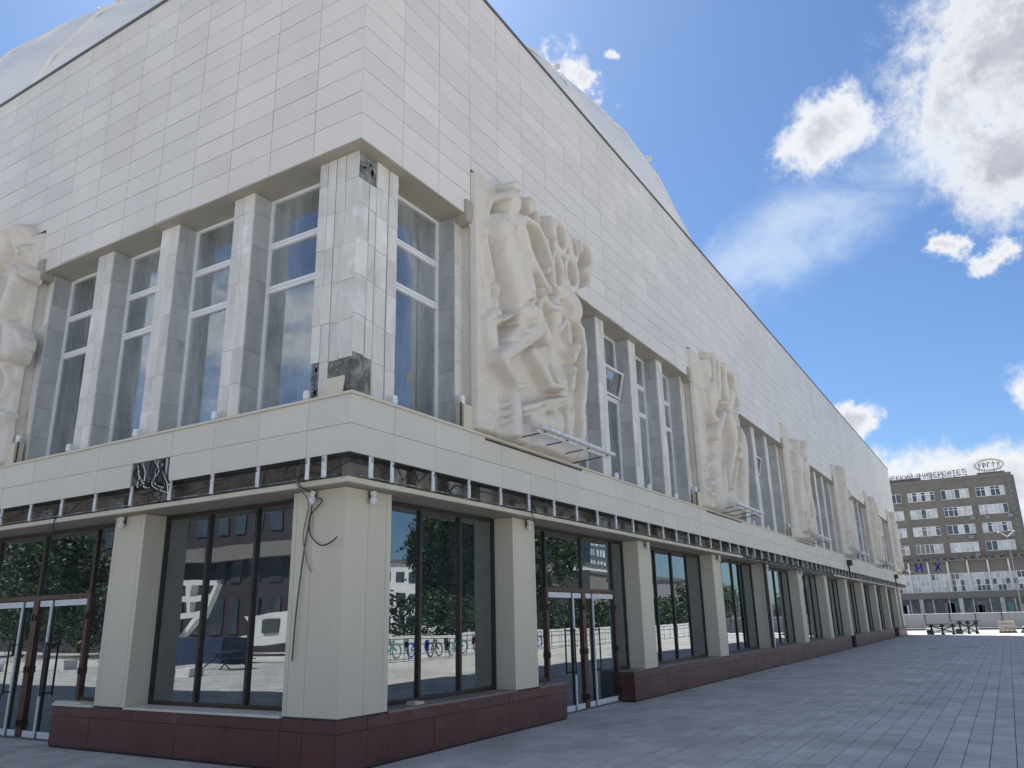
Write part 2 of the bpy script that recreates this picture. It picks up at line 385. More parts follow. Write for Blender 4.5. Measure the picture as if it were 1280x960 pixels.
# --- upper windows and pilasters
ZW0 = 4.80
def upper_window(side, a, b, tilt=False, hinge=False):
    z1 = ZS - .022; f = MB(); T0_, T1_ = .56, .64
    f.sbox(side, a, a + .05, T0_, T1_, ZW0, z1).sbox(side, b - .05, b, T0_, T1_, ZW0, z1)
    f.sbox(side, a + .05, b - .05, T0_, T1_, z1 - .045, z1).sbox(side, a + .05, b - .05, T0_, T1_, ZW0, ZW0 + .05)
    F_ = f.build('upper_window', M_PVC, HALL, P(side, (a + b) / 2, .6, 6.7))
    for z0, zz in ((6.99, 7.11), (7.78, 7.89)):
        t = MB(); t.sbox(side, a + .052, b - .052, .565, .635, z0, zz).sbox(side, a + .055, b - .055, .55, .564, z0 + .004, z0 + .05).sbox(side, a + .055, b - .055, .55, .564, z0 + .062, zz - .004)
        for s_ in (a + .12, b - .12): t.sbox(side, s_ - .015, s_ + .015, .546, .5495, z0 + .02, z0 + .045)
        t.build('transom', M_PVC, F_, P(side, (a + b) / 2, .6, z0))
    for n_, (z0, zz) in enumerate(((ZW0 + .052, 6.988), (7.112, 7.778), (7.892, z1 - .047))):
        if n_ == 1 and tilt:
            o = bx('opened_pane', F_, M_GLASSU, side, a + .09, b - .09, .50, .512, z0 + .04, zz - .04)
            fr = MB()
            for q in ((a + .05, a + .09, z0, zz), (b - .09, b - .05, z0, zz), (a + .09, b - .09, z0, z0 + .04), (a + .09, b - .09, zz - .04, zz)): fr.sbox(side, q[0], q[1], .49, .53, q[2], q[3])
            s2 = fr.build('sash', M_PVC, F_, P(side, (a + b) / 2, .51, z0))
            for k in (o, s2): k.rotation_euler.x = .22 if side == 'R' else 0
            bx('dark_opening', F_, M_BACK, side, a + .05, b - .05, .62, .63, z0, zz)
        else: bx('pane', F_, M_GLASSU, side, a + .051, b - .051, .598, .606, z0, zz)
    return F_
def courses(seed):
    r = random.Random(seed); z = ZW0 - .01; o = []
    while z < ZS - .03:
        h = r.choice((.52, .58, .62)); zz = min(z + h, ZS - .022)
        if ZS - .03 - zz < .2: zz = ZS - .022
        o.append((z, zz)); z = zz
    return o
def pilaster(side, a, b, fine, seed=0, half=0):
    core = MB().sbox(side, a + .022, b - .022, .226, .655, ZW0 - .012, ZS - .022).build('pilaster', M_MORTAR, HALL, P(side, (a + b) / 2, .4, 6.7))
    st = []; jr = random.Random(seed)
    for (z0, z1) in courses(seed):
        m_ = a + (b - a) * .52; e = .0025
        st.append((M_MARBLE, a, m_ - .004, .2 + jr.uniform(-.003, .003), .226, z0 + e, z1 - e)); st.append((M_MARBLE, m_ + .004, b, .2 + jr.uniform(-.003, .003), .226, z0 + e, z1 - e))
    for (z0, z1) in courses(seed + 50):
        e = .0025
        if half != -1: st.append((M_MARBLE_SHADED, a, a + .0215, .228, .648, z0 + e, z1 - e))
        if half != 1: st.append((M_MARBLE_SHADED, b - .0215, b, .228, .648, z0 + e, z1 - e))
    if fine:
        for m_, s0, s1, t0, t1, z0, z1 in st: bx('marble_slab', core, m_, side, s0, s1, t0, t1, z0, z1, .0012)
    else:
        for mm, nm in ((M_MARBLE, 'marble_slabs'), (M_MARBLE_SHADED, 'side_slabs')):
            q = MB()
            for m_, s0, s1, t0, t1, z0, z1 in st:
                if m_ is mm: q.sbox(side, s0, s1, t0, t1, z0, z1)
            if q.v: tag(q.build(nm, mm, core), kind='stuff')
    # damp drip lines and mortar smears down the front seam
    m_ = a + (b - a) * .52
    bx('mortar_seam', core, M_WHITE, side, m_ - .012, m_ + .010, .1955, .1985, ZW0 + .5 + .3 * jr.random(), ZS - .4)
PW = .45
seedn = 10
for k in range(6):
    o = 2.9 + 11.76 * k
    for j, c in enumerate((8.66, 10.62, 12.56)):
        c += 11.76 * k
        if c > LR - 4: continue
        pilaster('R', c - PW / 2, c + PW / 2, k == 0, seedn); seedn += 1
    a, b = 14.26 + 11.76 * k, 14.62 + 11.76 * k
    if k < 5: pilaster('R', a, b, k == 0, seedn, 1); seedn += 1
    if k < 6: pilaster('R', 6.79 + 11.76 * k, 7.0 + 11.76 * k, False, seedn, -1)
    w = [(7.0, 8.435), (8.885, 10.395), (10.845, 12.335), (12.785, 14.26)] if k < 5 else [(7.0, 8.3)]
    for j, (a, b) in enumerate(w): upper_window('R', a + 11.76 * k, b + 11.76 * k, tilt=(k == 0 and j == 1) or (k == 1 and j == 2))
upper_window('R', 1.13, 2.69); pilaster('R', 2.69, 2.93, True, 5, 1)
for k in range(3):
    for c in (2.73, 4.67, 6.59):
        pilaster('L', c + 11.5 * k - .24, c + 11.5 * k + .24, k == 0, seedn); seedn += 1
    a, b = 8.35 + 11.5 * k, 8.6 + 11.5 * k
    pilaster('L', a, b, k == 0, seedn, 1)
    for (a, b) in ((2.97, 4.43), (4.91, 6.35), (6.83, 8.35)): upper_window('L', a + 11.5 * k, b + 11.5 * k)
    if k: upper_window('L', 1.0 + 11.5 * k, 2.49 + 11.5 * k)
upper_window('L', 1.02, 2.49)
# end corner pier
MB().box(LR - 1.6, LR - .2, .2, .64, ZW0, ZS - .022).build('end_pier', M_MARBLE, HALL, (LR - .8, .4, 6.7))
# inner wall behind the windows
MB().box(.655, LR - .3, .655, LL - .3, 3.72, ZS + .028).build('inner_wall', M_BACK, HALL)
# --- corner pilaster with missing slabs
CP = MB().box(.226, 1.10, .226, 1.0, ZW0 - .012, ZS - .022).build('corner_pilaster', M_MORTAR, HALL, (.5, .5, 6.7))
colsR = [(.2, .44), (.445, .60), (.61, .88), (.90, 1.12)]; colsL = [(.226, .47), (.48, .66), (.67, .84), (.85, 1.02)]
zc = [4.79, 5.42, 6.0, 6.62, 7.2, 7.78, 8.28, ZS - .022]
jr = random.Random(2)
for side, cols in (('R', colsR), ('L', colsL)):
    for ci, (a, b) in enumerate(cols):
        off = jr.uniform(-.05, .05)
        for r in range(7):
            z0 = zc[r] + (off if r else 0); z1 = zc[r + 1] + (off if r < 6 else 0)
            if side == 'R' and ((r == 6 and ci < 2) or (r == 0 and ci < 2)): continue
            if side == 'L' and ((r == 0 and ci in (0, 1, 3))): continue
            if side == 'R' and r == 5 and ci < 2: z1 = 8.23
            bx('marble_slab', CP, M_MARBLE, side, a, b - .006, .2 + jr.uniform(-.004, .004), .2255, z0 + .003, z1 - .003, .0015)
    for s_ in ((.445, .605, .89) if side == 'R' else (.475, .845)):
        bx('mortar_seam', CP, M_MARBLE_SHADED if side == 'R' else M_WHITE, side, s_ - .010, s_ + .006, .1945, .198, ZW0 + .7, ZS - .5)
# rough set-back concrete in the holes
rg = MB(); rr2 = random.Random(5)
for i in range(60):
    q = rr2.choice(('R', 'R', 'L', 'L', 'T', 'L3'))
    if q == 'R': s0 = rr2.uniform(.23, .55); z0 = rr2.uniform(4.8, 5.35); rg.sbox('R', s0, s0 + .05 + rr2.random() * .06, .208 + .01 * rr2.random(), .2255, z0, z0 + .05 + rr2.random() * .06)
    elif q == 'L': s0 = rr2.uniform(.23, .58); z0 = rr2.uniform(4.8, 5.35); rg.sbox('L', s0, s0 + .05 + rr2.random() * .06, .208 + .01 * rr2.random(), .2255, z0, z0 + .05 + rr2.random() * .06)
    elif q == 'T': s0 = rr2.uniform(.23, .52); z0 = rr2.uniform(8.3, 8.6); rg.sbox('R', s0, s0 + .06, .215, .2255, z0, z0 + .07)
    else: s0 = rr2.uniform(.85, .95); z0 = rr2.uniform(4.8, 5.3); rg.sbox('L', s0, s0 + .05, .21, .2255, z0, z0 + .07)
tag(rg.build('bare_mortar', M_MORTAR, CP), kind='stuff')
bx('loose_slab', HALL, M_CREAM, 'L', .22, .56, .05, .075, 4.795, 5.08).rotation_euler = (0, .12, 0)

# --- ledge, fascia band
ledge = MB(); s = -.075
for side, L in (('R', LR), ('L', LL)):
    s = -.075 if side == 'R' else .66
    while s < L:
        e = min(s + 2.4, L); ledge.sbox(side, s, e - .004, -.075, .66, 4.752, 4.79 - .001 * (side == 'L')); s = e
ledge.build('ledge_cap', M_CREAM, HALL)
BAND = MB().box(-.018, LR, -.018, .6, 3.99, 4.75).box(-.018, .6, .601, LL, 3.99, 4.75).build('fascia', M_BACK, HALL)
for side, L, w in (('R', LR, .9543), ('L', LL, .9667)):
    s = -.046 if side == 'R' else -.02; first = True
    off = .86 if side == 'R' else .735
    edges = [s, off]
    while edges[-1] < L - .1: edges.append(min(edges[-1] + w, L))
    for i, (a, b) in enumerate(zip(edges[:-1], edges[1:])):
        for r, (z0, z1) in enumerate(((3.969, 4.346), (4.352, 4.75))):
            if side == 'L' and i == 4 and r == 0: continue
            bx('fascia_panel', BAND, M_BAND, side, a + (.003 if i else 0), b - .003, -.046 + random.gauss(0, .0012), -.0185, z0, z1, .0009)
# --- the opened strip under the fascia
STR = MB().box(.3, LR - .02, .3, .6, 3.655, 3.985).box(.3, .6, .601, LL, 3.655, 3.985).build('open_void', M_CONC, HALL)
def studs(side, L, lst):
    for s_ in lst:
        if s_ > L - .1: break
        w_ = .07 if s_ > .6 else .085
        st = MB().sbox(side, s_ - w_ / 2, s_ + w_ / 2, -.016, -.004, 3.68, 4.04).sbox(side, s_ + w_ / 2 - .006, s_ + w_ / 2, -.0035, .05, 3.68, 4.0)
        o = st.build('stud', M_GALV, HALL, P(side, s_, .02, 3.8))
        bx('bolt_slot', o, M_BLACK, side, s_ + .01, s_ + .026, -.0175, -.0163, 3.89, 3.94)
studs('R', LR, [.42] + [.86 + .9543 * i for i in range(71)]); studs('L', LL, [.43] + [.735 + .9667 * i for i in range(44)])
rr3 = random.Random(9); junk = MB(); rail = MB(); pads = MB()
for side, L in (('R', LR), ('L', LL)):
    s = .2
    while s < L - 1:
        e = s + rr3.uniform(.25, .6)
        if rr3.random() < .6: (pads if rr3.random() < .5 else junk).sbox(side, s, e, .12 + rr3.random() * .1, .298, 3.66 + rr3.random() * .08, 3.8 + rr3.random() * .18)
        s = e + rr3.uniform(.05, .5)
    rail.sbox(side, .35, L - 1, .10, .125, 3.71, 3.73)
rail.sbox('L', 3.7, 4.6, .1, .12, 3.9, 3.92)
tag(pads.build('insulation_blocks', M_GREYL, STR), kind='stuff'); tag(junk.build('bracket_blocks', M_MORTAR, STR), kind='stuff'); rail.build('void_rail', M_MORTAR, STR)
# hole of the missing fascia panel on the left face
HO = MB().sbox('L', 3.62, 4.58, -.0165, -.0155, 4.0, 4.346).build('panel_hole', M_CONC, HALL)
MB().sbox('L', 3.62, 3.66, -.04, -.018, 3.9, 4.345).sbox('L', 3.74, 3.77, -.03, -.018, 3.9, 4.34).build('stud', M_GALV, HALL)
wires = MB()
for side, L in (('R', LR), ('L', min(LL, 14))):
    s = .1
    while s < L - 2:
        z = rr3.uniform(3.72, 3.95); n = rr3.randint(3, 6); p = [P(side, s, rr3.uniform(.03, .12), z)]
        for i in range(n): s += rr3.uniform(.12, .3); p.append(P(side, s, rr3.uniform(-.03, .13), min(max(z + rr3.uniform(-.16, .16), 3.7), 3.97)))
        for a, b in zip(p[:-1], p[1:]): wires.bar(a, b, .0075 if s < 12 else .010, 4)
        if rr3.random() < .5: s -= rr3.uniform(.3, .8)
        s = max(s, .1)
        s += .05
tag(wires.build('loose_wires', M_BLACK, STR), kind='stuff')
for j in range(17):
    s0 = rr3.uniform(3.7, 4.5); c0 = 3.72 + j * .02
    m_ = M_BLACK if j % 3 else M_GALV
    tube('coiled_cable', [P('L', s0, -.03, 4.33), P('L', s0 + rr3.uniform(-.2, .1), -.06, 4.15), P('L', s0 - rr3.uniform(.0, .3), -.055, 3.95), P('L', max(3.66, s0 - rr3.uniform(.1, .5)), -.01, c0 + .02)], .011 if j % 3 else .009, m_, HALL)

# --- canopy strip and its soffit (a length is missing on the long side)
CT, CB = 3.683, 3.614
cb = [(-1, 18.9), (35.3, LR - .12)]
MB().box(.119, 18.9, .119, .18, CB, CT).box(.119, .18, .1805, LL, CB, CT).build('canopy_edge', M_CREAM, HALL)
MB().box(35.3, LR - .12, .119, .18, CB, CT).build('canopy_edge', M_CREAM, HALL)
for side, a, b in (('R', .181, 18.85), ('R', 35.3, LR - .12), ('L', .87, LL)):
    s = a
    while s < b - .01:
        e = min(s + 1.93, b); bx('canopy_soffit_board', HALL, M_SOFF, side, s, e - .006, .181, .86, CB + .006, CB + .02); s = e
MB().box(18.9, 35.3, .25, .9, 3.66, 3.72).build('canopy_frame', M_DARKST, HALL)
bt = MB()
for i in range(18): x = 19.2 + i * .95; bt.box(x, x + .04, .13, .9, 3.63, 3.66)
bt.build('canopy_joists', M_GALV, HALL)

# --- ground floor: core wall, plinth, pillars, glazing
MB().box(.93, LR - .9, .93, LL - .5, 0, 3.72).build('ground_floor_wall', M_BACK, HALL)
PC = [5.21 + 5.88 * k for k in range(11)]          # pillar centres along both faces
PH = .40
def pillar(side, c):
    a, b = c - PH, c + PH
    core = MB().sbox(side, a + .02, b - .02, .46, .93, .60, 3.61).build('pillar', M_BACK, HALL, P(side, c, .7, 2))
    z0, z1 = .66, 3.612
    for (p, q) in ((a, a + .084), (a + .09, b - .09), (b - .084, b)): bx('cladding_panel', core, M_CREAM, side, p, q, .43, .459, z0, z1)
    bx('cladding_panel', core, M_CREAM, side, a, a + .019, .46, .93, z0, z1); bx('cladding_panel', core, M_CREAM, side, b - .019, b, .46, .93, z0, z1)
for k, c in enumerate(PC):
    if c < LR - 2: pillar('R', c)
    if c < LL - 1: pillar('L', c)
core = MB().box(.46, 1.38, .46, 1.38, .60, 3.61).build('corner_pillar', M_BACK, HALL, (.9, .9, 2))
for side, ed in (('R', [.43, .9, 1.29, 1.4]), ('L', [.43, 1.03, 1.34, 1.42])):
    for i, (p, q) in enumerate(zip(ed[:-1], ed[1:])):
        bx('cladding_panel', core, M_CREAM, side, p + (.003 if i else (.0295 if side == 'L' else 0)), q - .003, .43, .459, .66, 3.612)
    bx('cladding_panel', core, M_CREAM, side, ed[-1] - .019, ed[-1] - .001, .4605, .93, .66, 3.612)
MB().box(LR - 1.6, LR - .55, .5, .93, .6, 3.612).build('end_pillar', M_CREAM, HALL, (LR - 1, .7, 2))
# plinth runs: (side, start, end); gaps are the doorways
RUNS = [('R', .425, 6.67), ('R', 9.98, 39.9), ('R', 41.3, 59.2), ('R', 61.9, LR - .5), ('L', .46, 6.72), ('L', 10.0, LL)]
for side, a, b in RUNS:
    core = MB().sbox(side, a + .03, b - .02, .476, .9, 0.02, .63).build('plinth', M_BACK, HALL, P(side, (a + b) / 2, .6, 0))
    n = max(1, round((b - a) / 1.03)); first = a < .6
    w = (b - a) / n
    cuts = [a + i * w for i in range(n + 1)]
    if first: cuts = [a, 1.0 if side == 'R' else 1.02, 1.43] + [1.43 + (b - 1.43) / 5 * i for i in range(1, 6)]
    for c0, c1 in zip(cuts[:-1], cuts[1:]):
        for z0, z1 in ((.035, .475), (.481, .632)): bx('plinth_panel', core, M_MAROON, side, c0 + .003, c1 - .003, .425 + random.gauss(0, .0015), .475, z0, z1, .0015)
    for e, d_ in ((a, 1), (b, -1)):
        if e > 1 and e < LR - 1: bx('plinth_panel', core, M_MAROON, side, e, e + d_ * .028, .477, .84, .035, .632)
    # stone capping in lengths, cut round the pillars
    s = a
    caps = MB()
    pts = [a] + [v for c in PC for v in (c - PH, c + PH) if a < v < b] + [b]
    if a < .6: pts = [1.405 if side == 'R' else 1.425] + pts[1:]
    for i in range(0, len(pts) - 1):
        p, q = pts[i], pts[i + 1]; mid = (p + q) / 2
        if any(abs(mid - c) < PH for c in PC): continue
        caps.sbox(side, p + .003, q - .003, .40, .86, .634, .668)
    caps.build('plinth_capping', M_SILL if side == 'R' else M_BAND, core)  # same stone on both sides; brown reflection painted into the long side's colour
    bx('plinth_base', core, M_BLACK, side, a + .01, b - .01, .44, .476, .0, .034)
MB().sbox('R', 41.0, 41.35, .47, .8, .01, .64).sbox('R', 59.0, 59.5, .47, .8, .01, .64).build('plinth_opening', M_BLACK, HALL)
GT0, GT1 = .82, .89
def glazed_bay(side, a, b, mull, z0=.668):
    fr = MB()
    fr.sbox(side, a, a + .06, GT0, GT1, z0, 3.61).sbox(side, b - .06, b, GT0, GT1, z0, 3.61).sbox(side, a + .06, b - .06, GT0, GT1, 3.54, 3.61).sbox(side, a + .06, b - .06, GT0, GT1, z0, z0 + .06)
    F_ = fr.build('shopfront_window', M_BRONZE, HALL, P(side, (a + b) / 2, .85, 2))
    for m_ in mull: bx('mullion', F_, M_BRONZE, side, m_ - .028, m_ + .028, GT0 - .015, GT1 - .002, z0 + .061, 3.539)
    e = [a + .03] + list(mull) + [b - .03]
    for p, q in zip(e[:-1], e[1:]): 
        o = bx('pane', F_, M_GLASS, side, p + .029, q - .029, .85, .858, z0 + .061, 3.539); o.rotation_euler.z = random.gauss(0, .0012); o.rotation_euler.x = random.gauss(0, .001)
def door_bay(side, a, b, d0=6.72, dc=8.36, d1=9.98):
    fr = MB(); zh = 2.36
    fr.sbox(side, a, a + .05, GT0, GT1, .668, 3.61).sbox(side, b - .05, b, GT0, GT1, .668, 3.61).sbox(side, a + .05, b - .05, GT0, GT1, 3.54, 3.61)
    for p, q in ((a + .05, d0 - .03), (d1 + .03, b - .05)): fr.sbox(side, p, q, GT0, GT1, .668, .73)
    for m_ in (d0, dc, d1): fr.sbox(side, m_ - .03, m_ + .03, GT0 - .01, GT1, zh + .08, 3.54)
    F_ = fr.build('entrance_window', M_BRONZE, HALL, P(side, (a + b) / 2, .85, 2))
    for p, q, z0 in ((a + .05, d0 - .045, .731), (d0 + .03, dc - .03, zh + .08), (dc + .03, d1 - .03, zh + .08), (d1 + .045, b - .05, .731)): bx('pane', F_, M_GLASS, side, p, q, .85, .858, z0, 3.54)
    dr = MB(); dr.sbox(side, d0 - .045, d1 + .045, GT0 - .02, GT1 - .003, zh, zh + .079)
    dr.sbox(side, d0 - .045, d0 + .04, GT0 - .02, GT1 - .003, .01, zh).sbox(side, d1 - .04, d1 + .045, GT0 - .02, GT1 - .003, .01, zh).sbox(side, dc - .085, dc - .004, GT0 - .02, GT1 - .003, .01, zh).sbox(side, dc + .004, dc + .085, GT0 - .02, GT1 - .003, .01, zh)
    D_ = dr.build('door_frame', M_DOORBR, HALL, P(side, dc, .85, 1))
    for m_ in (d0, dc - .045, dc + .045, d1):
        for z in (.25, 1.15, 2.05): bx('hinge', D_, M_BLACK, side, m_ - .022, m_ + .022, .775, .7995, z - .055, z + .055)
    for p, q, h in ((d0 + .045, dc - .09, 1), (dc + .09, d1 - .045, -1)):
        lf = MB(); w_ = .035
        st = q - .42 if h == 1 else p + .36                       # inner stile
        lf.sbox(side, p, p + w_, .83, .87, .03, zh - .01).sbox(side, q - w_, q, .83, .87, .03, zh - .01).sbox(side, p + w_, q - w_, .83, .87, .03, .07).sbox(side, p + w_, q - w_, .83, .87, zh - .05, zh - .01).sbox(side, st - .05, st + .01, .825, .87, .07, zh - .05)
        leaf = lf.build('door', M_BRONZE, HALL, P(side, (p + q) / 2, .85, 1.1))
        bx('glazing', leaf, M_GLASS, side, p + w_, st - .05, .85, .858, .07, zh - .05); bx('glazing', leaf, M_GLASS, side, st + .01, q - w_, .85, .858, .07, zh - .05)
        fm = MB().sbox(side, p + .01, st - .06, .822, .829, zh - .12, zh - .015).sbox(side, st + .035, q - .01, .822, .829, zh - .12, zh - .015).sbox(side, p + .01, st - .06, .822, .829, .03, .135).sbox(side, st + .035, q - .01, .822, .829, .03, .135).sbox(side, st - .015, st + .03, .8, .8245, .03, zh - .02)
        fm.build('film_strip', M_FILM, leaf)
        hs = st - .12 if h == 1 else st + .12
        hd = MB(); A = P(side, hs, .74, .72); B = P(side, hs, .74, 1.62); hd.bar(A, B, .018, 8)
        for z in (.76, 1.58): hd.bar(P(side, hs, .74, z), P(side, st - .02, .825, z), .013, 6)
        hd.build('handle', M_BLACK, leaf)
    bx('threshold', HALL, M_EDGE, side, d0 - .04, d1 + .04, .78, .92, 0, .026)
for side, L in (('R', LR), ('L', LL)):
    glazed_bay(side, 1.4 if side == 'R' else 1.42, PC[0] - PH, (2.60, 3.70))
    door_bay(side, PC[0] + PH, PC[1] - PH)
    for k in range(1, 10):
        a, b = PC[k] + PH, PC[k + 1] - PH
        if b > L - 1: break
        w_ = (b - a) / 4; glazed_bay(side, a, b, (a + w_, a + 2 * w_, a + 3 * w_))
glazed_bay('R', PC[10] + PH, LR - 1.6, ())
# downpipe by the fourth pillar
MB().bar((22.55, .35, 3.64), (22.55, .35, .68), .05, 8).bar((22.4, .37, 3.64), (22.4, .37, .68), .025, 6).build('downpipe', M_DARKST, HALL)
for x in (38.9, 60.2): MB().box(x - .2, x + .2, -.28, -.047, 4.25, 4.55).bar((x, -.1, 4.3), (x, -.1, 3.6), .04).build('junction_box', M_DARKST, HALL)
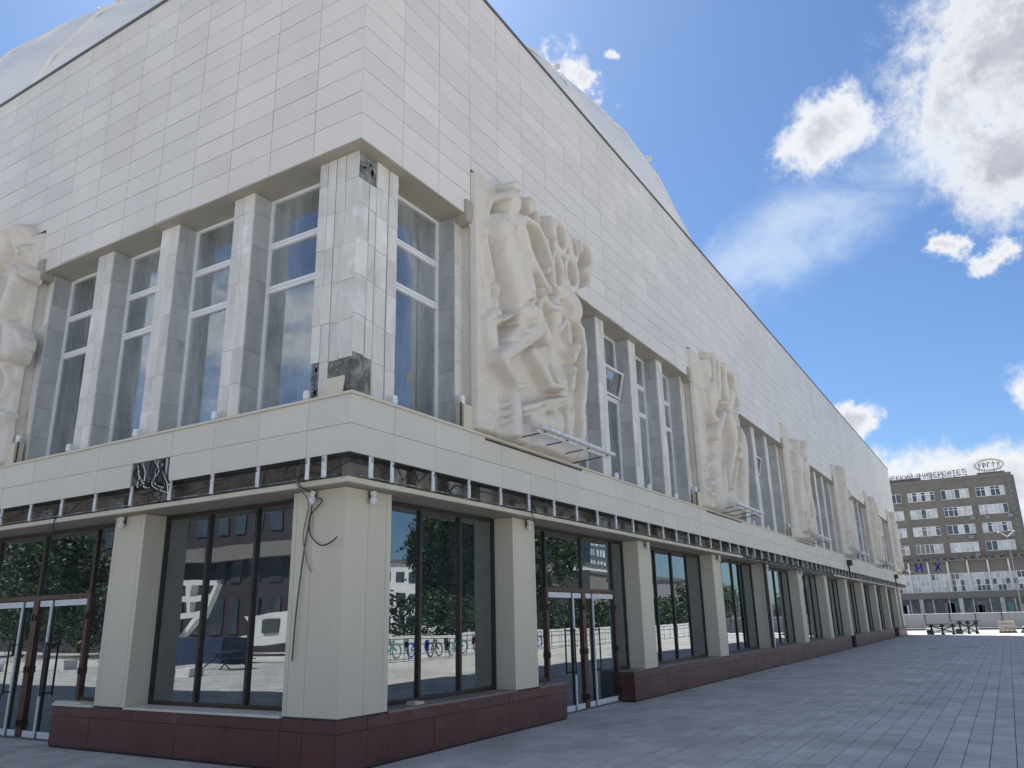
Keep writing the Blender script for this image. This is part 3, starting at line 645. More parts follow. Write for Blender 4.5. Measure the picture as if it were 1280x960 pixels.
# ================================================================== SCULPTED RELIEFS
# primitives in metres: u along the wall from the block's edge, h out of the wall, z height
# c: capsule  e: ellipsoid  h: hollow  r: raised ring  b: block
RIB_A=[[0.63,9.81],[0.44,9.36],[0.19,8.82],[0.15,8.26],[0.28,7.78],[0.5,7.47],[0.43,7.05],[0.09,6.75],[0.21,6.16],[0.5,5.94],[0.83,5.65]]
REL_A=[('e',0.8,0.33,9.28,0.23,0.22,0.28),('e',1.01,0.28,9.72,0.17,0.17,0.12),('e',0.46,0.41,9.27,0.045,0.05,0.05),('e',0.47,0.47,9.25,0.045,0.05,0.05),('e',0.5,0.5,9.25,0.045,0.05,0.05),('e',0.58,0.52,9.27,0.045,0.05,0.05),('e',0.7,0.5,9.33,0.045,0.05,0.05),('e',0.86,0.47,9.41,0.045,0.05,0.05),('e',1.06,0.41,9.52,0.045,0.05,0.05),('e',1.52,0.28,9.57,0.16,0.2,0.2),('c',0.78,0.32,9.1,0.13,0.67,0.32,8.84,0.13),('c',0.53,0.26,8.58,0.3,0.8,0.24,8.05,0.27),('c',0.96,0.26,8.81,0.27,1.21,0.24,8.21,0.26),('c',0.86,0.25,8.07,0.3,1.1,0.25,7.51,0.28),('c',1.23,0.23,8.22,0.25,1.42,0.25,7.69,0.22),('c',0.46,0.23,8.77,0.17,1.19,0.28,9.08,0.17),('c',0.44,0.39,6.84,0.05,1.47,0.44,7.54,0.05),('c',0.87,0.44,8.23,0.1,1.17,0.41,7.49,0.12),('c',0.96,0.46,8.05,0.05,1.31,0.46,7.7,0.09),('c',0.96,0.41,8.97,0.12,1.22,0.46,8.37,0.1),('c',1.22,0.46,8.37,0.09,1.86,0.46,7.99,0.065),('e',1.93,0.46,7.96,0.08,0.06,0.09),('c',1.77,0.52,7.91,0.02,1.89,0.5,7.79,0.02),('c',1.87,0.52,7.95,0.02,1.99,0.5,7.85,0.02),('c',1.96,0.52,7.98,0.02,2.09,0.5,7.91,0.02),('c',1.1,0.28,7.2,0.24,1.61,0.28,7.3,0.22),('c',1.74,0.32,7.09,0.19,0.42,0.35,6.15,0.13),('c',1.22,0.28,7.17,0.18,0.59,0.28,6.26,0.12),('c',0.33,0.35,6.11,0.12,0.92,0.33,5.74,0.07),('c',0.89,0.35,5.71,0.06,1.04,0.41,5.76,0.06),('c',1.74,0.28,7.2,0.2,2.05,0.28,6.99,0.17),('c',1.7,0.2,6.59,0.15,2.24,0.28,6.12,0.09),('c',2.2,0.29,6.08,0.07,2.65,0.37,6.14,0.07),('c',1.16,0.28,5.39,0.07,2.66,0.37,5.9,0.07),('c',1.31,0.18,5.35,0.08,2.83,0.28,5.87,0.08),('e',2.44,0.18,5.36,0.2,0.25,0.33),('c',1.72,0.11,5.29,0.2,2.46,0.14,5.37,0.2),('c',0.95,0.2,5.58,0.15,0.81,0.26,4.89,0.2),('e',0.61,0.4,5.35,0.03,0.03,0.05),('e',0.61,0.4,5.2,0.03,0.03,0.05),('e',0.6,0.4,5.05,0.03,0.03,0.05),('c',0.5,0.18,9.4,0.045,0.25,0.18,8.86,0.045),('c',0.25,0.18,8.86,0.045,0.2,0.18,8.29,0.045),('c',0.2,0.18,8.29,0.045,0.34,0.18,7.81,0.045),('c',0.34,0.18,7.81,0.045,0.56,0.18,7.5,0.045),('c',0.56,0.18,7.5,0.045,0.49,0.18,7.08,0.045),('c',0.49,0.18,7.08,0.045,0.15,0.18,6.77,0.045),('c',0.15,0.18,6.77,0.045,0.26,0.18,6.19,0.045),('c',0.26,0.18,6.19,0.045,0.56,0.18,5.96,0.045),('c',0.56,0.18,5.96,0.045,0.89,0.18,5.67,0.045),('c',0.26,0.11,5.65,0.07,0.48,0.11,5.49,0.07),('c',0.48,0.11,5.49,0.07,0.57,0.11,5.24,0.07),('c',0.57,0.11,5.24,0.07,0.34,0.11,4.89,0.07),('c',-0.14,0.11,8.94,0.06,-0.09,0.11,8.56,0.06),('c',0.53,0.17,6.97,0.13,0.26,0.17,6.72,0.1),('c',0.31,0.15,6.71,0.13,0.43,0.15,6.24,0.12),('c',1.33,0.35,9.2,0.07,1.77,0.35,9.25,0.07),('c',1.77,0.35,9.25,0.07,2.13,0.35,8.99,0.07),('c',2.13,0.35,8.99,0.07,2.35,0.35,8.63,0.07),('c',2.35,0.35,8.63,0.07,2.4,0.35,8.2,0.07),('c',1.49,0.28,9.03,0.04,1.65,0.28,8.66,0.04),('c',1.65,0.28,8.66,0.04,1.91,0.28,8.44,0.04),('c',1.84,0.32,9.55,0.06,1.89,0.32,9.42,0.06),('e',2.16,0.35,9.07,0.06,0.06,0.08),('e',2.13,0.4,8.42,0.06,0.04,0.08),('e',2.95,0.22,9.53,0.36,0.13,0.42),('e',3.59,0.22,9.52,0.26,0.13,0.36),('e',4.27,0.22,9.59,0.27,0.13,0.36),('e',3.46,0.22,8.9,0.36,0.13,0.45),('e',2.8,0.22,8.72,0.26,0.13,0.5),('e',4.18,0.22,9.09,0.16,0.13,0.22),('e',2.98,0.22,8.37,0.3,0.13,0.3),('e',3.46,0.18,8.12,0.42,0.2,0.36),('c',2.54,0.28,9.81,0.05,2.63,0.26,9.38,0.09),('c',3.28,0.26,9.79,0.05,3.33,0.26,9.59,0.07),('c',3.93,0.26,9.84,0.05,3.95,0.26,9.62,0.07),('c',4.38,0.22,9.06,0.06,4.15,0.24,9.2,0.04),('h',2.93,0.26,9.53,0.19,0.5,0.27),('h',3.57,0.26,9.56,0.11,0.5,0.22),('h',4.15,0.26,9.57,0.17,0.5,0.24),('h',3.39,0.26,8.86,0.19,0.5,0.28),('h',2.74,0.26,8.69,0.11,0.5,0.34),('h',4.1,0.26,9.04,0.08,0.5,0.11),('h',3.06,0.41,7.93,0.27,0.32,0.24),('c',1.98,0.28,7.92,0.08,2.39,0.28,7.74,0.08),('c',2.39,0.28,7.74,0.08,2.98,0.28,7.89,0.08),('c',2.15,0.18,8.0,0.12,1.92,0.18,7.49,0.12),('c',2.74,0.09,7.94,0.22,2.75,0.09,7.13,0.22),('c',2.78,0.07,7.14,0.2,2.99,0.07,6.04,0.2),('c',3.22,0.18,7.76,0.06,2.84,0.18,7.35,0.06),('c',2.84,0.18,7.35,0.06,2.66,0.18,6.86,0.06),('c',2.66,0.18,6.86,0.06,2.68,0.18,6.37,0.06),('c',2.68,0.18,6.37,0.06,2.83,0.18,6.13,0.06),('c',3.66,0.18,7.92,0.06,3.98,0.18,7.78,0.06),('c',3.98,0.18,7.78,0.06,4.06,0.18,7.34,0.06),('c',4.06,0.18,7.34,0.06,3.97,0.18,6.77,0.06),('c',4.0,0.17,6.79,0.1,3.85,0.17,6.22,0.1),('c',3.85,0.17,6.22,0.1,3.71,0.17,5.83,0.1),('c',3.71,0.17,5.83,0.1,3.78,0.17,5.62,0.1),('c',3.78,0.17,5.62,0.1,3.61,0.17,5.16,0.1),('c',3.8,0.18,5.7,0.05,3.8,0.23,5.8,0.05),('h',2.83,0.39,6.91,0.34,0.36,0.62),('c',2.84,0.22,7.05,0.03,3.28,0.22,6.96,0.03),('e',3.57,0.24,7.25,0.09,0.1,0.1),('c',3.64,0.18,7.22,0.08,3.42,0.2,6.93,0.08),('c',3.24,0.23,7.69,0.04,3.3,0.2,7.34,0.04),('e',2.86,0.24,6.51,0.09,0.12,0.12),('e',3.27,0.24,6.66,0.08,0.12,0.12),('c',3.43,0.18,6.71,0.08,3.35,0.18,6.32,0.08),('c',3.13,0.14,5.78,0.1,3.15,0.14,5.15,0.12),('c',3.25,0.23,5.79,0.06,3.15,0.23,5.49,0.05),('c',3.05,0.18,4.99,0.1,3.55,0.2,5.15,0.1),('c',1.77,0.14,4.84,0.2,3.68,0.09,5.04,0.2),('g',0.93,0.48,8.7,0.035,1.1,0.48,8.31,0.035),('g',1.1,0.48,8.31,0.035,1.52,0.48,7.95,0.035),('g',0.32,0.46,6.84,0.03,0.79,0.46,7.1,0.03),('g',0.79,0.46,7.1,0.03,1.4,0.46,7.56,0.03),('g',0.4,0.52,8.35,0.03,0.46,0.52,7.84,0.03),('g',0.46,0.52,7.84,0.03,0.53,0.52,7.28,0.03),('g',0.98,0.48,6.78,0.025,1.49,0.48,6.84,0.025),('g',0.63,0.51,6.51,0.025,1.17,0.51,6.57,0.025),('g',0.48,0.46,6.63,0.025,0.9,0.46,6.89,0.025),('g',0.79,0.51,8.8,0.03,0.6,0.51,8.51,0.03),('g',0.1,0.48,6.02,0.02,0.42,0.48,5.8,0.02),('g',1.39,0.55,8.06,0.02,1.69,0.55,7.92,0.02),('g',0.11,0.51,7.9,0.03,0.21,0.51,7.42,0.03),('g',0.21,0.51,7.42,0.03,0.33,0.51,7.08,0.03),('g',1.24,0.46,7.47,0.03,1.51,0.46,7.29,0.03),('g',1.51,0.46,7.29,0.03,1.59,0.46,6.98,0.03),('g',1.53,0.37,6.44,0.025,1.83,0.37,6.19,0.025),('g',0.32,0.46,5.96,0.02,0.61,0.46,5.74,0.02),('g',0.78,0.46,6.85,0.02,1.15,0.46,6.97,0.02),('g',1.15,0.46,6.97,0.02,1.5,0.46,7.15,0.02),('g',2.22,0.37,7.84,0.03,2.49,0.37,7.64,0.03),('g',2.49,0.37,7.64,0.03,2.33,0.37,7.09,0.03),('g',1.75,0.46,5.56,0.02,2.45,0.46,5.81,0.02)]
REL_B=[('c',1.2,0.41,9.67,0.05,0.94,0.41,9.65,0.05),('c',0.94,0.41,9.65,0.05,0.72,0.41,9.76,0.05),('c',0.72,0.41,9.76,0.05,0.48,0.41,9.7,0.05),('c',0.48,0.41,9.7,0.05,0.29,0.41,9.56,0.05),('c',0.29,0.41,9.56,0.05,0.19,0.41,9.26,0.05),('c',0.19,0.41,9.26,0.05,0.26,0.41,9.04,0.05),('c',0.26,0.41,9.04,0.05,0.51,0.41,8.92,0.05),('c',0.62,0.18,9.75,0.2,0.44,0.18,9.14,0.17),('e',0.46,0.14,9.45,0.22,0.22,0.42),('c',0.53,0.28,9.61,0.12,0.36,0.28,9.17,0.12),('e',1.08,0.28,9.5,0.3,0.15,0.4),('h',0.44,0.46,9.34,0.26,0.38,0.42),('c',0.17,0.35,8.59,0.11,0.13,0.35,8.47,0.12),('c',0.2,0.39,8.64,0.035,0.3,0.37,8.88,0.03),('c',0.09,0.39,8.63,0.035,0.15,0.37,8.84,0.03),('c',-0.01,0.39,8.58,0.035,0.0,0.37,8.78,0.03),('c',-0.1,0.39,8.51,0.035,-0.1,0.37,8.71,0.03),('c',0.2,0.32,8.49,0.13,0.23,0.32,8.08,0.16),('c',0.23,0.32,8.08,0.16,0.54,0.28,7.75,0.2),('c',0.21,0.11,9.22,0.05,0.28,0.11,9.0,0.05),('c',0.28,0.11,9.0,0.05,0.25,0.11,8.54,0.05),('c',0.25,0.11,8.54,0.05,0.29,0.11,7.98,0.05),('c',0.29,0.11,7.98,0.05,0.39,0.11,7.77,0.05),('c',1.22,0.18,8.56,0.3,0.99,0.18,7.56,0.3),('c',1.56,0.23,9.12,0.3,1.39,0.23,8.59,0.3),('c',0.24,0.23,7.54,0.16,-0.04,0.23,6.95,0.2),('c',-0.02,0.23,7.44,0.06,-0.29,0.2,7.08,0.05),('c',-0.29,0.2,7.08,0.05,0.37,0.23,6.88,0.05),('c',0.11,0.18,7.25,0.15,0.34,0.23,6.98,0.15),('c',0.42,0.17,6.83,0.07,0.18,0.17,6.59,0.07),('c',0.18,0.17,6.59,0.07,0.09,0.17,6.36,0.07),('c',0.09,0.17,6.36,0.07,0.18,0.17,6.15,0.07),('c',0.18,0.17,6.15,0.07,0.36,0.17,6.02,0.07),('c',0.7,0.09,6.63,0.22,0.53,0.09,6.3,0.22),('c',0.27,0.18,5.83,0.07,-0.05,0.18,5.74,0.03),('c',-0.05,0.18,5.74,0.03,0.19,0.18,5.57,0.07)]
REL_C=[('c',0.38,0.19,8.35,0.09,0.56,0.19,8.08,0.09),('c',0.56,0.19,8.08,0.09,0.79,0.19,7.79,0.09),('c',0.79,0.19,7.79,0.09,1.05,0.19,7.6,0.09),('c',1.0,0.11,9.35,0.22,0.93,0.08,8.53,0.25),('c',1.19,0.11,8.55,0.3,1.28,0.15,7.8,0.15),('c',1.19,0.26,9.74,0.07,1.26,0.26,9.43,0.07),('c',1.26,0.26,9.43,0.07,1.18,0.26,8.98,0.07),('c',1.5,0.34,9.81,0.08,1.45,0.34,9.4,0.08),('c',1.45,0.34,9.4,0.08,1.33,0.34,8.83,0.08),('c',1.33,0.34,8.83,0.08,1.3,0.34,8.36,0.08),('c',1.3,0.34,8.36,0.08,1.26,0.34,8.08,0.08),('h',0.73,0.26,8.73,0.28,0.2,0.45),('c',2.19,0.22,9.69,0.15,1.69,0.22,8.47,0.2),('c',2.73,0.3,9.75,0.13,2.42,0.3,9.18,0.15),('c',2.48,0.29,9.2,0.17,2.47,0.29,8.64,0.2),('e',3.76,0.26,9.37,0.22,0.2,0.3),('c',2.33,0.38,9.64,0.07,2.98,0.38,9.61,0.07),('c',2.98,0.38,9.61,0.07,4.15,0.38,9.68,0.07),('e',3.87,0.26,9.63,0.3,0.2,0.12),('c',3.09,0.26,8.83,0.25,2.86,0.24,8.3,0.2),('c',1.9,0.39,8.31,0.04,2.77,0.39,8.46,0.04),('c',3.96,0.26,9.15,0.1,4.2,0.26,8.74,0.1),('c',4.2,0.26,8.74,0.1,3.59,0.26,8.11,0.1),('c',3.34,0.34,8.69,0.04,3.94,0.3,8.73,0.04),('c',3.29,0.34,8.52,0.04,3.88,0.3,8.57,0.04),('c',3.23,0.34,8.36,0.04,3.82,0.3,8.4,0.04),('c',3.17,0.34,8.2,0.04,3.76,0.3,8.24,0.04),('c',2.54,0.26,7.94,0.26,2.72,0.26,7.76,0.25),('c',1.89,0.34,7.93,0.13,0.91,0.3,7.08,0.22),('c',2.85,0.26,7.78,0.25,2.97,0.26,7.08,0.17),('c',5.01,0.11,8.94,0.16,4.83,0.08,7.59,0.2),('h',2.31,0.26,7.25,0.2,0.2,0.25),('c',0.69,0.3,7.75,0.08,1.23,0.32,7.59,0.08),('c',2.82,0.29,7.51,0.24,2.99,0.26,7.15,0.2),('c',2.99,0.26,7.15,0.19,2.1,0.26,5.85,0.09),('c',2.0,0.26,5.71,0.1,2.02,0.34,5.61,0.1),('c',4.73,0.11,7.9,0.25,3.92,0.08,5.39,0.28),('c',3.82,0.22,7.33,0.09,4.06,0.22,7.17,0.09),('c',4.06,0.22,7.17,0.09,3.72,0.22,6.91,0.09),('c',3.72,0.22,6.91,0.09,4.25,0.22,6.89,0.09),('c',4.25,0.22,6.89,0.09,4.39,0.22,6.78,0.09),('c',4.39,0.22,6.78,0.09,4.58,0.22,6.46,0.09),('c',4.58,0.22,6.46,0.09,4.2,0.22,6.27,0.09),('e',4.01,0.29,7.39,0.1,0.1,0.08),('e',3.99,0.29,7.22,0.1,0.1,0.08),('e',3.96,0.29,7.04,0.1,0.1,0.08),('e',3.94,0.29,6.85,0.1,0.1,0.08),('e',3.87,0.29,6.35,0.1,0.1,0.08),('c',3.52,0.19,6.65,0.1,2.71,0.22,5.68,0.08),('c',1.17,0.08,6.76,0.15,1.22,0.15,6.41,0.2),('c',1.22,0.15,6.41,0.15,0.11,0.15,5.91,0.05),('c',1.1,0.11,6.28,0.25,0.93,0.11,5.11,0.3),('c',1.55,0.19,5.97,0.2,1.16,0.19,5.07,0.3),('c',2.09,0.22,5.48,0.08,3.33,0.22,5.24,0.1),('c',4.01,0.15,5.72,0.15,4.1,0.15,5.33,0.1),('c',0.32,0.22,5.52,0.1,0.83,0.22,5.62,0.1),('c',0.25,0.19,5.19,0.08,0.61,0.22,5.23,0.08),('c',1.01,0.11,5.06,0.25,3.87,0.08,5.25,0.25)]
def seg(out, pts, h, r):
    for a, b in zip(pts[:-1], pts[1:]): out.append(('c', a[0], h, a[1], r, b[0], h, b[1], r))
def figure(u, z, H, seed, lean=0.0, arm='up', turn=1, skirt=False):
    """a standing carved figure H tall with its feet at z"""
    R_ = random.Random(seed); o = []; k = H / 4.0; h = .2
    hip = (u + lean * .4, z + 2.0 * k); sh = (u + lean, z + 3.15 * k); hd = (u + lean * 1.1 + .06 * turn, z + 3.62 * k)
    o.append(('e', hd[0], h + .08, hd[1], .19 * k, .2, .26 * k)); o.append(('c', sh[0], h, sh[1], .12 * k, hd[0], h, hd[1] - .1, .1 * k))
    o.append(('c', sh[0] - .24 * k, h, sh[1], .15 * k, sh[0] + .24 * k, h + .06, sh[1] - .03, .15 * k))
    o.append(('c', sh[0], h, sh[1] - .15, .29 * k, hip[0], h, hip[1] + .25, .23 * k)); o.append(('e', hip[0], h, hip[1], .3 * k, .26, .28 * k))
    for s in (-1, 1):
        kn = (hip[0] + s * (.2 + R_.uniform(0, .14)) * k, z + (1.05 + R_.uniform(-.12, .15)) * k); ft = (kn[0] - s * R_.uniform(0, .2) * k, z + .12)
        hh = h + (.14 if s == turn else 0)
        o.append(('c', hip[0] + s * .14 * k, h, hip[1] - .1, .2 * k, kn[0], hh, kn[1], .14 * k)); o.append(('c', kn[0], hh, kn[1], .13 * k, ft[0], h, ft[1], .075 * k))
        o.append(('c', ft[0], h, ft[1], .07 * k, ft[0] + .2 * turn * k, h + .08, ft[1] - .04, .06 * k))
        a0 = (sh[0] + s * .28 * k, sh[1])
        if arm == 'up' or (arm == 'one' and s == turn): el = (a0[0] + s * .2 * k, a0[1] + .45 * k); wr = (a0[0] + s * .02, a0[1] + .95 * k)
        elif arm == 'bent': el = (a0[0] + s * .16 * k, a0[1] - .62 * k); wr = (sh[0] + s * .08, a0[1] - .55 * k)
        else: el = (a0[0] + s * .22 * k, a0[1] - .65 * k); wr = (a0[0] + s * .3 * k, a0[1] - 1.2 * k)
        o.append(('c', a0[0], h + .05, a0[1], .11 * k, el[0], h + .13, el[1], .09 * k)); o.append(('c', el[0], h + .13, el[1], .085 * k, wr[0], h + .2, wr[1], .06 * k)); o.append(('e', wr[0], h + .2, wr[1], .08 * k, .07, .1 * k))
    if skirt:
        for i in range(5):
            x = hip[0] + (i - 2) * .13 * k; o.append(('c', x, h + .05, hip[1] - .05, .1 * k, x + (i - 2) * .12 * k, h + .04, z + .9 * k, .13 * k))
    return o
def relief_base(rib, w=3.85, htop=9.62, th=.12):
    """background: thin ground with a thicker slab left of a wavy edge"""
    return [('w', rib, th, 4.84, htop), ('b', .0, .5, -.02, .06, 4.84, htop), ('b', .05, w, -.02, .05, 4.84, 8.7), ('b', .1, w - .2, -.02, .16, 4.84, 5.2)]
def wavy(seed):
    R_ = random.Random(seed); return [(.66 + R_.uniform(-.14, .16), 9.7 - i * .5) for i in range(10)]
def sdf(prims, U, Hh, Z, k=.012):
    f = np.full(U.shape, 9., np.float32)
    for p in prims:
        t = p[0]
        if t == 'w':
            rib = sorted(p[1], key=lambda q: q[1]); e = np.interp(Z, [q[1] for q in rib], [q[0] for q in rib]) 
            g = np.maximum(np.maximum(np.maximum((U - e) * .8, -U), Hh - p[2]), np.maximum(p[3] - Z, Z - p[4])); f = np.minimum(f, g)
        if t in 'ceb':
            if t == 'c':
                ax, ay, az, ra, bx_, by, bz, rb = p[1:]
                dx, dy, dzz = bx_ - ax, by - ay, bz - az; L = dx * dx + dy * dy + dzz * dzz + 1e-9
                px, py, pz = U - ax, Hh - ay, Z - az; q = np.clip((px * dx + py * dy + pz * dzz) / L, 0, 1)
                g = np.sqrt((px - q * dx) ** 2 + (py - q * dy) ** 2 + (pz - q * dzz) ** 2) - (ra + (rb - ra) * q)
            elif t == 'e':
                cx, cy, cz, rx, ry, rz = p[1:]; m = np.sqrt(((U - cx) / rx) ** 2 + ((Hh - cy) / ry) ** 2 + ((Z - cz) / rz) ** 2); g = (m - 1) * min(rx, ry, rz)
            else:
                a, b, c, d_, e, f_ = p[1:]; r = .03
                qx = np.abs(U - (a + b) / 2) - (b - a) / 2 + r; qy = np.abs(Hh - (c + d_) / 2) - (d_ - c) / 2 + r; qz = np.abs(Z - (e + f_) / 2) - (f_ - e) / 2 + r
                g = np.sqrt(np.maximum(qx, 0) ** 2 + np.maximum(qy, 0) ** 2 + np.maximum(qz, 0) ** 2) + np.minimum(np.maximum(qx, np.maximum(qy, qz)), 0) - r
            w = np.clip(.5 + .5 * (g - f) / k, 0, 1); f = g * (1 - w) + f * w - k * w * (1 - w)
    for p in prims:
        if p[0] == 'g':
            ax, ay, az, ra, bx_, by, bz, rb = p[1:]; dx, dy, dzz = bx_ - ax, by - ay, bz - az; L = dx * dx + dy * dy + dzz * dzz + 1e-9
            q = np.clip(((U - ax) * dx + (Z - az) * dzz) / (dx * dx + dzz * dzz + 1e-9), 0, 1)
            m = np.sqrt((U - ax - q * dx) ** 2 + (Z - az - q * dzz) ** 2) / ra; f = f + .045 * np.exp(-m * m) * (Hh > .05)
    for p in prims:
        if p[0] == 'h':
            cx, cy, cz, rx, ry, rz = p[1:]; m = np.sqrt(((U - cx) / rx) ** 2 + ((Hh - cy) / ry) ** 2 + ((Z - cz) / rz) ** 2); g = -(m - 1) * min(rx, ry, rz)
            kk = .03; w = np.clip(.5 - .5 * (g - f) / kk, 0, 1); f = g * (1 - w) + f * w + kk * w * (1 - w)
    for p in prims:
        if p[0] == 'r':
            cx, cy, cz, rx, rz, rr_ = p[1:]; m = (np.sqrt(((U - cx) / rx) ** 2 + ((Z - cz) / rz) ** 2) - 1) * min(rx, rz); g = np.sqrt(m * m + (Hh - cy) ** 2) - rr_
            w = np.clip(.5 + .5 * (g - f) / .04, 0, 1); f = g * (1 - w) + f * w - .04 * w * (1 - w)
    return f
def relief(side, s0, prims, step, label, u0=-.06, u1=4.6, z0=4.78, z1=10.0, tray=True):
    us = np.arange(u0, u1, step, dtype=np.float32); zs = np.arange(z0, z1, step * 1.1, dtype=np.float32)
    U, Z = np.meshgrid(us, zs); shp = U.shape; U = U.ravel(); Z = Z.ravel(); Hh = np.full(U.shape, .78, np.float32)
    act = np.arange(U.size)
    for it in range(46):
        f = sdf(prims, U[act], Hh[act], Z[act]); Hh[act] -= np.maximum(f * .8, .0015)
        act = act[(f > .003) & (Hh[act] > -.03)]
        if not act.size: break
    miss = (Hh <= 0.0).reshape(shp); miss[0] = miss[-1] = True; miss[:, 0] = miss[:, -1] = True; miss = miss.ravel(); Hh[miss] = -.012
    hg = Hh.reshape(shp); mg = miss.reshape(shp); Gp = np.stack([U.reshape(shp), hg, Z.reshape(shp)], -1).astype(np.float32)
    for it in range(1):
        A = Gp.copy(); A[1:-1, 1:-1] = (Gp[:-2, 1:-1] + Gp[2:, 1:-1] + Gp[1:-1, :-2] + Gp[1:-1, 2:]) * .16 + Gp[1:-1, 1:-1] * .36
        A[..., 1][mg] = -.012; Gp = A
    U, Hh, Z = Gp[..., 0].ravel(), Gp[..., 1].ravel(), Gp[..., 2].ravel()
    nx = len(us); nz = len(zs); mi = miss.reshape(shp)
    keep = ~(mi[:-1, :-1] & mi[1:, :-1] & mi[:-1, 1:] & mi[1:, 1:])
    idx = np.arange(nx * nz).reshape(shp)
    a, b, c, d_ = idx[:-1, :-1][keep], idx[:-1, 1:][keep], idx[1:, 1:][keep], idx[1:, :-1][keep]
    quads = np.stack([a, b, c, d_] if side == 'R' else [a, d_, c, b], 1)
    used = np.unique(quads); remap = np.zeros(nx * nz, np.int64); remap[used] = np.arange(used.size); quads = remap[quads]
    n_ = (np.sin(U * 9.1 + Z * 3.3) * np.sin(Z * 7.7 - U * 2) * .004).astype(np.float32)
    s_ = (s0 + U)[used]; t_ = -(Hh + n_ * ~miss)[used]; z_ = Z[used]
    co = np.stack([s_, t_, z_] if side == 'R' else [t_, s_, z_], 1).astype(np.float32)
    base = Vector(P(side, s0 + 2, 0, 4.8)); co -= np.array(base, np.float32)
    me = bpy.data.meshes.new('relief'); me.vertices.add(len(co)); me.vertices.foreach_set('co', co.ravel())
    me.loops.add(quads.size); me.loops.foreach_set('vertex_index', quads.astype(np.int32).ravel())
    me.polygons.add(len(quads)); me.polygons.foreach_set('loop_start', np.arange(0, quads.size, 4, dtype=np.int32)); me.polygons.foreach_set('loop_total', np.full(len(quads), 4, np.int32))
    me.update(); me.validate(); me.polygons.foreach_set('use_smooth', [True] * len(me.polygons)); me.materials.append(M_PLASTER)
    o = link(bpy.data.objects.new('wall_relief', me), None, base); tag(o, label, 'sculpture', 'sculpted reliefs on the upper walls')
    # pier body behind the carving and the ears beside it
    MB().sbox(side, s0 + .02, s0 + 3.88, .001, .6, 4.791, 8.69).build('pier', M_PLASTER, o, P(side, s0 + 2, .3, 4.8))
    MB().sbox(side, s0 - .22, s0 - .005, -.05, .18, 8.56, 8.98).build('bracket', M_SOFF, o); MB().sbox(side, s0 + 3.9, s0 + 4.1, -.05, .18, 8.56, 8.98).build('bracket', M_SOFF, o)
    MB().sbox(side, s0 - .01, s0 + .42, -.012, -.002, 9.655, 9.69).sbox(side, s0 - .018, s0 - .003, -.006, .0, 8.98, 9.67).build('shadow_strip', M_BLACK, o)  # solid black strips stand in for the shadow line along the block's edges
    if tray:
        tr = MB(); zt = 4.93
        tr.sbox(side, s0 + .95, s0 + 3.95, -.80, -.70, zt, zt + .055).sbox(side, s0 + 1.0, s0 + 3.9, -.68, -.65, zt - .05, zt)
        TR = tr.build('metal_tray', M_GALV, o)
        for i in range(4):
            x = s0 + 1.2 + i * .85; MB().bar(P(side, x, -.72, zt - .01), P(side, x - .25, -.05, zt - .13), .012, 5).build('tray_arm', M_DARKST, TR)
        MB().sbox(side, s0 + .3, s0 + 3.9, -.06, -.048, 4.70, 4.735).build('tray_rail', M_DARKST, o)
    return o
relief('R', 2.9, relief_base(RIB_A, 3.75) + REL_A, .02, 'nearest plaster relief, man in short jacket beside a tree with oval hollows')
relief('L', 8.57, [('b', 0, 3.85, -.02, .10, 4.84, 9.62)] + REL_B + figure(2.4, 5.2, 4.1, 3, 0, 'one'), .032, 'plaster relief at the left edge with a scroll and raised open hand', u0=-.32, tray=False)
relief('R', 14.63, relief_base(wavy(2), 3.75) + REL_C, .03, 'second pale relief along the long wall, dancer in a wide hat beside a harp')
extra = [
 ('third pale relief along the long wall, two tall figures side by side', figure(1.25, 5.1, 4.2, 11, .1, 'bent', 1, True) + figure(2.75, 5.1, 4.1, 12, .0, 'one', 1)),
 ('fourth pale relief along the long wall, two slender figures with draped robes', figure(1.3, 5.2, 4.3, 21, .0, 'up', 1, True) + figure(2.7, 5.0, 3.7, 22, .1, 'down', -1, True)),
 ('fifth pale relief along the long wall, closely packed figures with raised arms', figure(1.2, 5.2, 4.0, 31, .1, 'up', 1) + figure(2.1, 5.1, 3.5, 32, .1, 'bent', 1, True) + figure(3.0, 5.1, 3.9, 33, .0, 'one', -1)),
 ('last pale relief at the far end of the long wall before the grey block', figure(1.4, 5.2, 4.2, 41, .15, 'one', 1, True) + figure(2.8, 5.1, 3.9, 42, -.1, 'bent', -1))]
for i, (lab, pr_) in enumerate(extra):
    R_ = random.Random(50 + i); pr2 = list(pr_)
    for j in range(5):
        u = .3 + j * .75; pts = [(u + R_.uniform(-.1, .1), 5 + q * .8) for q in range(4 if j else 5)]; seg(pr2, pts, .1, .045)
    for j in range(3): pr2.append(('e', R_.uniform(.8, 3.2), .2, R_.uniform(5.2, 5.8), .3, .22, .25))
    pr2.append(('h', R_.uniform(1.6, 2.2), .25, R_.uniform(6.4, 7.6), .16, .25, .4))
    pr2.append(('c', 3.45, .12, 5.2, .25, 3.5, .1, 8.0, .2)); pr2.append(('b', .05, 3.5, -.02, .1, 8.6, 9.1))
    relief('R', 2.9 + 11.76 * (2 + i), relief_base(wavy(5 + i), 3.75) + pr2, .034 + .006 * i, lab, z1=9.9)
print('reliefs', round(time.time() - T0, 1))

